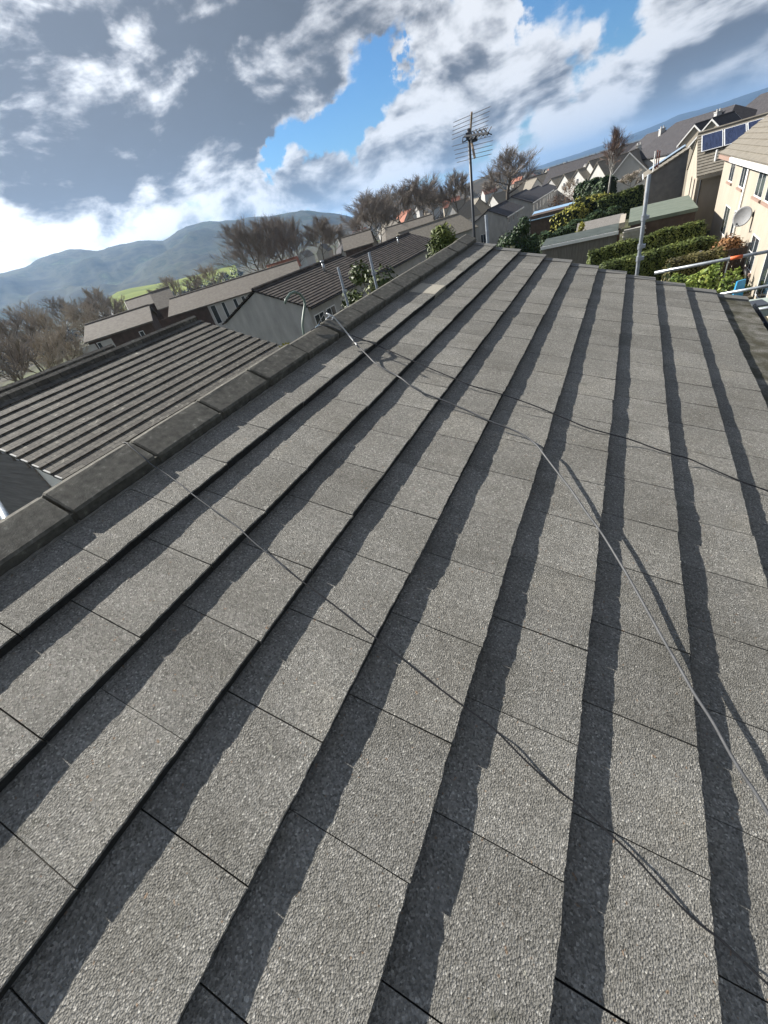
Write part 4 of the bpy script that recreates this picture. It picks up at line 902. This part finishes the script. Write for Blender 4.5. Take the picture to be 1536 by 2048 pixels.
# ------------------------------------------------------------------ plants
def set_tone(o, tones):
    a = o.data.attributes.new('tone', 'FLOAT', 'POINT'); a.data.foreach_set('value', tones)
def leaf(mb, tones, p, nrm, size, rnd, tone, asp=.5):
    d = Vector((rnd.uniform(-1, 1), rnd.uniform(-1, 1), rnd.uniform(-1, 1))); d = (d - nrm * d.dot(nrm) * .6).normalized(); e = d.cross(nrm + Vector((rnd.uniform(-.5, .5), rnd.uniform(-.5, .5), rnd.uniform(-.5, .5))))
    if e.length < 1e-4: return
    e.normalize(); s = size * rnd.uniform(.6, 1.3)
    mb.add([p - d * s, p + e * s * asp, p + d * s, p - e * s * asp], [(0, 1, 2, 3)]); tones += [max(0, min(1, tone + rnd.uniform(-.22, .22)))] * 4
def hedge(p, q, width, h, leafm, label, zb=None, n=None, size=.07, seed=0, name='hedge', cat='hedge', lump=.22):
    rnd = random.Random(seed); p, q = Vector(p), Vector(q); d = Vector((q.x - p.x, q.y - p.y, 0)); L = d.length; d.normalize(); s = Vector((d.y, -d.x, 0))
    zb0 = min(gz(p.x, p.y), gz(q.x, q.y)) - .1 if zb is None else zb
    t = thing(name, ((p.x + q.x) / 2, (p.y + q.y) / 2, zb0), label, cat)
    def surf(a, c, out=0.0):        # a along 0..1, c round the section 0..1 (side, top, side)
        top = p.z + (q.z - p.z) * a + lump * mnoise.noise(Vector((a * L * .8, seed, 1)))
        w = width / 2 + lump * .5 * mnoise.noise(Vector((a * L * .7, seed, c * 3))) ; hh = top - zb0
        if c < .36: k = c / .36; x, z = -w * (1.02 - .12 * k), zb0 + hh * k * .94; nn = -s
        elif c < .64: k = (c - .36) / .28; x, z = (-1 + 2 * k) * w * .9, zb0 + hh * (.94 + .06 * math.sin(k * math.pi)); nn = Vector((0, 0, 1))
        else: k = (1 - c) / .36; x, z = w * (1.02 - .12 * k), zb0 + hh * k * .94; nn = s
        base = p + d * (a * L); return Vector((base.x, base.y, 0)) + s * x + Vector((0, 0, z)) + nn * out, nn
    mb = MB(); na, nc = max(6, int(L * 2)), 12; vs = []; fs = []
    for i in range(na + 1):
        for j in range(nc + 1): vs.append(surf(i / na, j / nc, -.10 + .05 * rnd.random())[0])
    for i in range(na):
        for j in range(nc): fs.append((i * (nc + 1) + j, i * (nc + 1) + j + 1, (i + 1) * (nc + 1) + j + 1, (i + 1) * (nc + 1) + j))
    fs += [tuple(range(nc + 1)), tuple(range(na * (nc + 1) + nc, na * (nc + 1) - 1, -1))]
    mb.add(vs, fs); mb.build('branches', M['hedge_shade_core'], t)  # closed body behind the leaves, coloured as leaf shadow
    lb = MB(); tones = []; n = n or int(L * (2 * h + width) * 330)
    for i in range(n):
        a = rnd.uniform(-.03, 1.03); c = rnd.random(); endc = a < 0 or a > 1; a = min(1, max(0, a)); pt, nn = surf(a, c, rnd.gauss(0, .05))
        if endc: ctr = p + d * (a * L); ctr = Vector((ctr.x, ctr.y, zb0 + .45 * (p.z - zb0))); pt = ctr.lerp(pt, rnd.random() ** .5) + d * (.05 if a > .5 else -.05); nn = d * (1 if a > .5 else -1)
        lum = .45 + .5 * mnoise.noise(Vector((pt.x * 1.6, pt.y * 1.6, pt.z * 1.6)))
        leaf(lb, tones, pt, (nn + Vector((0, 0, .4))).normalized(), size, rnd, lum)
    o = lb.build('foliage', leafm, t); set_tone(o, tones); return t
def bush(c, rx, ry, h, leafm, label, n=2500, size=.08, seed=0, name='bush', cat='bush', shape='round', asp=.5):
    rnd = random.Random(seed); c = Vector(c); t = thing(name, c, label, cat)
    st = MB(); lb = MB(); tones = []
    clumps = []
    for i in range(14):
        th, zz = rnd.uniform(0, 6.283), rnd.uniform(.15, .95); k = math.sqrt(max(.05, 1 - (zz - .35) ** 2 * 2.0)) if shape == 'round' else (1 - zz) * 1.0 + .08
        rr = rnd.uniform(.2, .75) * k; p = c + Vector((math.cos(th) * rx * rr, math.sin(th) * ry * rr, h * zz)); clumps.append((p, rnd.uniform(.3, .55) * min(rx, ry) * (k * .6 + .4)))
        st.tube([c + Vector((rnd.uniform(-.1, .1), rnd.uniform(-.1, .1), 0)), c.lerp(p, .5) + Vector((0, 0, .05)), p], [.04, .025, .008], 5)
    if shape == 'cone': st.tube([c, c + Vector((0, 0, h * .97))], [.09, .012], 6)
    st.build('stems', M['bark'], t)
    for i in range(n):
        p, r = rnd.choice(clumps)
        v = Vector((rnd.gauss(0, 1), rnd.gauss(0, 1), rnd.gauss(0, .8))).normalized(); pt = p + v * r * rnd.uniform(.6, 1.08)
        if pt.z < c.z: pt.z = c.z + rnd.random() * .2
        leaf(lb, tones, pt, (v + Vector((0, 0, .5))).normalized(), size, rnd, .42 + .5 * mnoise.noise(pt * (1.5 / max(.3, rx))), asp)
    if shape == 'cone':
        for i in range(n // 2):
            zz = rnd.random() ** 1.2; th = rnd.uniform(0, 6.283); rr = (1 - zz) * .95 + .03; pt = c + Vector((math.cos(th) * rx * rr, math.sin(th) * ry * rr, h * zz)); leaf(lb, tones, pt, Vector((math.cos(th), math.sin(th), .5)), size, rnd, .35, asp)
    o = lb.build('foliage', leafm, t); set_tone(o, tones); return t
def hz(l, r, z, zr=None):
    return at(l[0], l[1], Z=z), at(r[0], r[1], Z=zr if zr is not None else z)
a, b = hz((1180, 503), (1407, 440), 1.75, 1.9); hedge(a, b, .9, 1.9, M['leaf_hedge'], 'clipped hedge nearest the flat roofed extension', seed=1)
a, b = hz((1206, 527), (1430, 470), 1.7, 1.8); hedge(a, b, 1.1, 1.8, M['leaf_hedge'], 'long clipped hedge, middle of the three right of the roof end', seed=2)
a, b = hz((1338, 523), (1446, 494), 1.6, 1.7); hedge(a, b, 1.0, 1.7, M['leaf_olive'], 'short olive brown hedge, nearest of the three clipped ones', seed=3)
a, b = hz((1345, 552), (1440, 536), 1.5, 1.6); hedge(a, b, 1.3, 1.6, M['leaf_bright'], 'bright yellow green shrub row just above the roof edge', seed=4, size=.10, lump=.5, name='shrub', cat='shrub')
a = at(1450, 500, D=30); bush((a.x, a.y, a.z - .9), .95, .8, 1.35, M['leaf_rust'], 'rusty brown leaved shrub at the foot of the cream wall', n=1500, size=.10, seed=5)
a = at(1185, 505, D=33.5); bush((a.x - .3, a.y, gz(0, 33)), .8, .6, 1.1, M['leaf_bright'], 'pale green low shrub at the left end of the hedge', n=700, size=.09, seed=6)
a = at(1458, 588, D=27); bush((a.x, a.y, gz(5, 27) - .1), .7, .7, 1.2, M['leaf_bright'], 'small bright shrub by the blue sheet in the yard', n=500, size=.09, seed=61)
# hedges and bushes behind the garage
a, b = at(1078, 474, D=52), at(1232, 412, D=58); hedge(a, b, 1.8, 2.0, M['leaf_dark'], 'dark green hedge behind the garage roof', seed=7, size=.12, zb=-1.5, lump=.5, n=5200)
a, b = at(1122, 425, D=70), at(1204, 385, D=84); hedge(a, b, 3.0, 3.0, M['leaf_yellow'], 'golden green overgrown hedge behind the dark green one', seed=8, size=.18, zb=-3.0, lump=1.0, n=4200)
a, b = at(1190, 402, D=76), at(1282, 370, D=80); hedge(a, b, 1.8, 2.4, M['leaf_hedge'], 'straight clipped hedge running towards the grey gable', seed=9, size=.16, zb=-3.0, n=3000)
a, b = at(1160, 365, D=104), at(1222, 353, D=100); hedge(a, b, 3.5, 3.0, M['leaf_dark'], 'dark green bushes under the white gables', seed=10, size=.25, zb=-5.0, lump=1.2, n=2600)
c = at(1033, 492, D=46); bush((c.x, c.y, c.z - 1.6), 2.0, 1.6, 3.4, M['leaf_dark'], 'rounded green conifer bush beyond the far end of the roof', n=3600, size=.13, seed=11)
c = at(1062, 492, D=47); bush((c.x, c.y, c.z - 1.6), 1.0, 1.2, 2.6, M['leaf_dark'], 'dark bush close right of the rounded conifer bush', n=1400, size=.13, seed=12)
c = at(1160, 462, D=43.4); bush((c.x, c.y, c.z - .9), .5, .5, 1.5, M['leaf_yellow'], 'bright yellow shrub at the back edge of the garage roof', n=500, size=.10, seed=13)
c = at(1130, 392, D=120); bush((c.x, c.y, c.z - 2.5), 5, 4, 4.2, M['leaf_rust'], 'reddish bare shrubs below the white gables', n=1500, size=.25, seed=14, asp=.15)
# shrubs behind our ridge
c = at(752, 588, D=12.5); bush((c.x, c.y, c.z - 1.2), 1.05, .9, 2.15, M['leaf_laurel'], 'laurel shrub with glossy leaves behind the right scaffold pole', n=3200, size=.085, seed=15, asp=.38)
c = at(800, 585, D=13.0); bush((c.x, c.y, c.z - 1.3), .6, .6, 1.6, M['leaf_dark'], 'lower dark shrub right of the laurel behind the ridge', n=1300, size=.08, seed=16)
c = at(890, 522, D=15.0); bush((c.x, c.y, c.z - 1.2), 1.35, 1.1, 2.1, M['leaf_hedge'], 'dark conifer with a pointed top showing over the ridge', n=3200, size=.09, seed=17, shape='cone', asp=.25, name='conifer', cat='tree')

def bare_tree(base, h, w, seed, label, twigm, trunkm=None, limbs=8, sub=6, subsub=5, twigs=8, group='bare trees', rtw=.02, fork=.22, name='bare_tree', r0=None, spread=.62, droop=0.0, **kw):
    rnd = random.Random(seed); base = Vector(base); t = thing(name, base, label, 'tree', group); r0 = r0 or h * .017
    thick = []; thin = []
    def rv(k): return Vector((rnd.uniform(-k, k), rnd.uniform(-k, k), rnd.uniform(-k, k)))
    def grow(p, d, L, r, lev):
        n = 4; pts = [p]; q = p; dd = d.normalized()
        for i in range(n):
            dd = (dd + rv(.16) + Vector((0, 0, (.17 if lev < 3 else .07) - droop * (lev > 2)))).normalized(); q = q + dd * L / n; pts.append(q)
        return pts, dd
    def side(d, ang):
        a = Vector((rnd.uniform(-1, 1), rnd.uniform(-1, 1), rnd.uniform(-.4, .6))); a = (a - d * a.dot(d)).normalized(); return (d * math.cos(ang) + a * math.sin(ang)).normalized()
    trunk, dd = grow(Vector((0, 0, -.05)), Vector((rnd.uniform(-.06, .06), rnd.uniform(-.06, .06), 1)), .78, 0, 0); thick.append((trunk, [1, .85, .62, .40, .14]))
    def along(pts, f):
        x = f * (len(pts) - 1); i = min(int(x), len(pts) - 2); return pts[i].lerp(pts[i + 1], x - i), (pts[i + 1] - pts[i]).normalized()
    for i in range(limbs):
        f = fork / .78 + (1 - fork / .78) * (i / limbs) ** .9; p, d0 = along(trunk, min(f, .97)); an = i * 2.399 + rnd.uniform(-.4, .4); sp = spread * (1.15 - .5 * i / limbs)
        d = Vector((math.cos(an) * sp, math.sin(an) * sp, 1 - sp * .55)); L1 = .42 * (1.1 - .45 * f); P1, _ = grow(p, d, L1, 0, 1); a1 = .42 * (1.1 - .6 * f); thick.append((P1, [a1, a1 * .8, a1 * .6, a1 * .42, a1 * .2]))
        for j in range(sub):
            p2, d2 = along(P1, .28 + .72 * (j + rnd.random() * .5) / sub); P2, _ = grow(p2, side(d2, rnd.uniform(.3, .7)), L1 * rnd.uniform(.4, .75), 0, 2); a2 = a1 * .36; thick.append((P2, [a2, a2 * .8, a2 * .6, a2 * .4, a2 * .2]))
            for k in range(subsub):
                p3, d3 = along(P2, .25 + .75 * (k + rnd.random() * .6) / subsub); P3, _ = grow(p3, side(d3, rnd.uniform(.2, .6)), L1 * rnd.uniform(.28, .55), 0, 3); thin.append((P3[::2], 1.2))
                for m_ in range(twigs):
                    p4, d4 = along(P3, .15 + .85 * rnd.random()); e = p4 + (side(d4, rnd.uniform(.15, .6)) + Vector((0, 0, .16 - droop))).normalized() * L1 * rnd.uniform(.16, .38); thin.append(([p4, p4.lerp(e, .55) + rv(.006), e], .8))
    xs = sorted(q.x for P, _ in thin for q in P); ys = sorted(q.y for P, _ in thin for q in P); zm = max(q.z for P, _ in thin for q in P); n = len(xs)
    sx = w / (xs[int(n * .985)] - xs[int(n * .015)]); sy = w / (ys[int(n * .985)] - ys[int(n * .015)]); sz = h / zm
    def S(q): return base + Vector((q.x * sx, q.y * sy, q.z * sz - (.8 if q.z < 0 else 0)))
    tb = MB(); tw = MB()
    for P, r in thick: tb.tube([S(q) for q in P], [max(x * r0, rtw * 1.2) for x in r], 6)
    for P, k in thin: tw.tube([S(q) for q in P], [rtw * k, rtw * .8 * k, rtw * .4 * k], 3, caps=False)
    tb.build('trunk', trunkm or M['bark'], t, True); tw.build('crown', twigm, t); return t
def px_tree(bx, by, D, topy, wpx, seed, label, twigm=None, **k):
    my = (by + topy) / 2; kx = (1085 - bx) / (2063 - my); cx = bx; bx = cx + kx * (by - my)
    b = at(bx, by, D=D); st = (1 + ((bx - 768) / FPX) ** 2 + ((by - 1024) / FPX) ** 2)
    tp = ray(cx - kx * (my - topy), topy); h = (H + D * tp.z / math.hypot(tp.x, tp.y)) - b.z
    w = wpx / FPX * math.hypot(D, 7 - b.z) / math.sqrt(st) / 1.05
    return bare_tree(b, h, w, seed, label, twigm or M['twig'], **k)
for i, (bx, by, D, ty, wp, lb) in enumerate([
    (505, 565, 92, 424, 115, 'leftmost big bare tree of the row, in front of the hills'), (556, 550, 95, 414, 105, 'second big bare tree from the left of the row, wide crown'), (577, 530, 100, 428, 70, 'bare tree between the wide crowned one and a slim one'),
    (634, 516, 100, 428, 62, 'slim bare tree above the pipe of the ribbed roof'), (662, 505, 105, 445, 55, 'short bare tree right of the slim one'), (724, 492, 92, 378, 105, 'large bare tree in front of the tall narrow cream gable'),
    (752, 480, 105, 392, 70, 'bare tree right behind the large one, leaning'), (790, 464, 100, 362, 85, 'dark bare tree over the end of the long ribbed roof'), (842, 446, 100, 342, 78, 'tall bare tree with a fine round crown, left of the mast'),
    (866, 440, 110, 362, 55, 'slender bare tree right of the tall round one'), (913, 428, 98, 334, 62, 'bare tree close left of the mast with an upright crown')]):
    px_tree(bx, by, D, ty, wp, 30 + i, lb, limbs=16 if i in (0, 1, 5) else 11, twigs=15, rtw=.0165, fork=.06 if i < 3 else .14, spread=.7)
px_tree(1013, 398, 118, 286, 96, 50, 'big round crowned bare tree right of the aerial', limbs=13, sub=7, twigs=12, rtw=.019, r0=.42, fork=.16, spread=.85)
px_tree(979, 405, 115, 352, 40, 51, 'small bare tree between the mast and the round crowned tree', limbs=6)
px_tree(1222, 380, 92, 246, 42, 52, 'slim bare birch with a pale trunk, upper right', twigm=speckled('birch_twig', (.14, .09, .075), (.22, .16, .13), 3), trunkm=M['birch'], limbs=12, name='birch', r0=.15, rtw=.012, fork=.3, spread=.42, droop=.15)
px_tree(1262, 378, 80, 340, 50, 53, 'low bare garden tree right of the birch', limbs=6, twigm=M['twig_tan'], fork=.1, spread=.8)
px_tree(1140, 392, 125, 355, 36, 54, 'reddish bare shrub like tree below the white gables', limbs=6, twigm=M['twig_tan'], fork=.08, spread=.8)
# bare trees low on the left, thinning into the distance
for i, (bx, by, D, ty, wp) in enumerate([(0, 790, 34, 640, 110), (62, 775, 38, 650, 95), (120, 755, 42, 650, 90), (30, 730, 60, 618, 95), (100, 720, 64, 608, 95), (165, 692, 70, 592, 80), (215, 668, 85, 580, 70), (-30, 740, 70, 622, 95), (60, 695, 95, 600, 90), (140, 670, 110, 582, 80), (190, 645, 130, 572, 60), (345, 602, 120, 548, 40), (385, 592, 130, 545, 45), (420, 580, 125, 520, 50), (250, 642, 115, 590, 45), (310, 614, 140, 575, 40)]):
    px_tree(bx, by, D, ty, wp, 70 + i, ('pale brown bare tree in the thicket behind the lichen spotted roof' if i < 11 else 'bare tree at the foot of the hills left of the big bare trees'), twigm=M['twig_tan'] if i % 3 else M['twig'], limbs=8, rtw=.011 + .00009 * D, group='thicket of bare trees on the left' if i < 11 else 'bare trees at the foot of the hills', fork=.1, spread=.75)
# far woodland, read as one mass
def woodland(name, spec, seed, label):
    rnd = random.Random(seed); lb = MB(); tones = []
    for (x0, y0, x1, y1, D0, D1, n, hh, ww) in spec:
        for i in range(n):
            k = rnd.random(); D = rnd.uniform(D0, D1); p = at(x0 + (x1 - x0) * k, y0 + (y1 - y0) * k, D=D); g = gz(p.x, p.y)
            c = Vector((p.x, p.y, g)); h = hh * rnd.uniform(.6, 1.2); w = ww * rnd.uniform(.6, 1.3); tn = rnd.random()
            for j in range(110 if D < 450 else 46):
                th, z = rnd.uniform(0, 6.283), rnd.random(); rr = w * .5 * math.sqrt(rnd.random()) * (1.1 - abs(z - .5)); leaf(lb, tones, c + Vector((math.cos(th) * rr, math.sin(th) * rr, h * (.1 + .9 * z))), Vector((math.cos(th), math.sin(th), .6)).normalized(), w * .11, rnd, tn * .7 + .15, .16 if D < 450 else .4)
    o = lb.build(name, M['wood_far']); set_tone(o, tones); o['kind'] = 'stuff'; o['label'] = label; o['category'] = 'woodland'
woodland('woodland', [(700, 462, 1000, 372, 330, 480, 150, 7, 9), (700, 450, 1100, 345, 420, 900, 260, 9, 12), (1040, 350, 1300, 270, 260, 700, 220, 9, 12), (1040, 350, 1540, 190, 700, 1800, 260, 12, 26), (180, 640, 470, 560, 150, 420, 90, 7, 8), (220, 600, 480, 545, 400, 800, 120, 9, 12), (-150, 720, 240, 630, 160, 500, 90, 8, 9)], 3, 'dark distant woodland between the far houses and below the hills')

# ------------------------------------------------------------------ odds and ends in the yard by the cream house
def yard():
    c = at(1478, 578, D=26); mb = MB(); g = gz(c.x, c.y); mb.box((c.x, c.y, g + .45), (.5, .08, .75), 0, .6, .8); tag(mb.build('sheet', M['blue']), 'bright blue board leaning in the yard by the cream house', 'board')
    c = at(1484, 556, D=28); t = thing('hose_reel', (c.x, c.y, gz(c.x, c.y)), 'small dark hose reel with a reddish hub by the cream wall', 'hose reel')
    mb = MB(); z = gz(c.x, c.y) + .45; ring = [Vector((c.x + .02 * k, c.y + .32 * math.cos(k * .524), z + .32 * math.sin(k * .524))) for k in range(13)]; mb.tube(ring, .09, 8); mb.build('coil', M['black'], t, True)
    mb = MB(); mb.tube([(c.x - .12, c.y, z), (c.x + .12, c.y, z)], .14, 10); mb.build('hub', M['pink'], t)
    mb = MB(); mb.tube([(c.x, c.y - .2, z - .45), (c.x, c.y, z), (c.x, c.y + .2, z - .45)], .02, 6); mb.build('stand', M['dark_metal'], t)
    # boundary fence in front of the cream wall
    a, b = at(1478, 476, X=4.2), at(1462, 582, X=4.2); t = thing('fence', (4.2, 30, gz(4, 30)), 'dark timber fence standing out from the cream wall', 'fence')
    y = at(1470, 530, D=29).y; g = gz(4.5, y) - .1
    mb = MB()
    for i in range(12): mb.box((3.4 + i * .155, y, g + .85), (.14, .025, 1.7 + .03 * (i % 3)))
    mb.build('panel', M['brown_clad'], t)
    for i in range(2):
        mb = MB(); mb.box((3.3 + i * 1.9, y + .05, g + .92), (.1, .1, 1.9)); mb.build('post', M['wood'], t)
    a = at(1452, 540, D=27); t = thing('clothes_pole', (a.x, a.y, gz(a.x, a.y)), 'thin grey clothes pole with a cross arm in front of the rusty shrub', 'clothes pole')
    mb = MB(); z = gz(a.x, a.y); mb.tube([(a.x, a.y, z), (a.x, a.y, z + 1.7)], .025, 8); mb.build('post', M['grey_metal'], t); mb = MB(); mb.tube([(a.x - .4, a.y, z + 1.6), (a.x + .4, a.y, z + 1.6)], .02, 6); mb.build('arm', M['grey_metal'], t)
yard()
p, q = at(0, 1017, D=3.2), at(15, 1042, D=2.9)
t = thing('scaffold_pole', p, 'pale scaffold tube showing behind the near ridge tiles at the left edge', 'pole', 'scaffold poles beyond the roof')
mb = MB(); mb.tube([p - (q - p) * 3, q + (q - p) * 2], .022, 10); mb.build('tube', M['grey_metal'], t, True)

# ------------------------------------------------------------------ the air
def haze():
    mb = MB(); mb.box((0, 0, 145), (60000, 60000, 420)); o = mb.build('haze', None)
    m = bpy.data.materials.new('haze'); m.use_nodes = True; t = m.node_tree; t.nodes.clear()
    v = t.nodes.new('ShaderNodeVolumePrincipled'); v.inputs['Color'].default_value = (.40, .64, 1.0, 1); v.inputs['Density'].default_value = HAZE; v.inputs['Anisotropy'].default_value = .35
    q = t.nodes.new('ShaderNodeOutputMaterial'); t.links.new(v.outputs[0], q.inputs['Volume'])
    o.data.materials.clear(); o.data.materials.append(m); o['kind'] = 'stuff'; o['label'] = 'thin haze over the town and hills'; o['category'] = 'haze'
HAZE = 9.5e-5
haze()
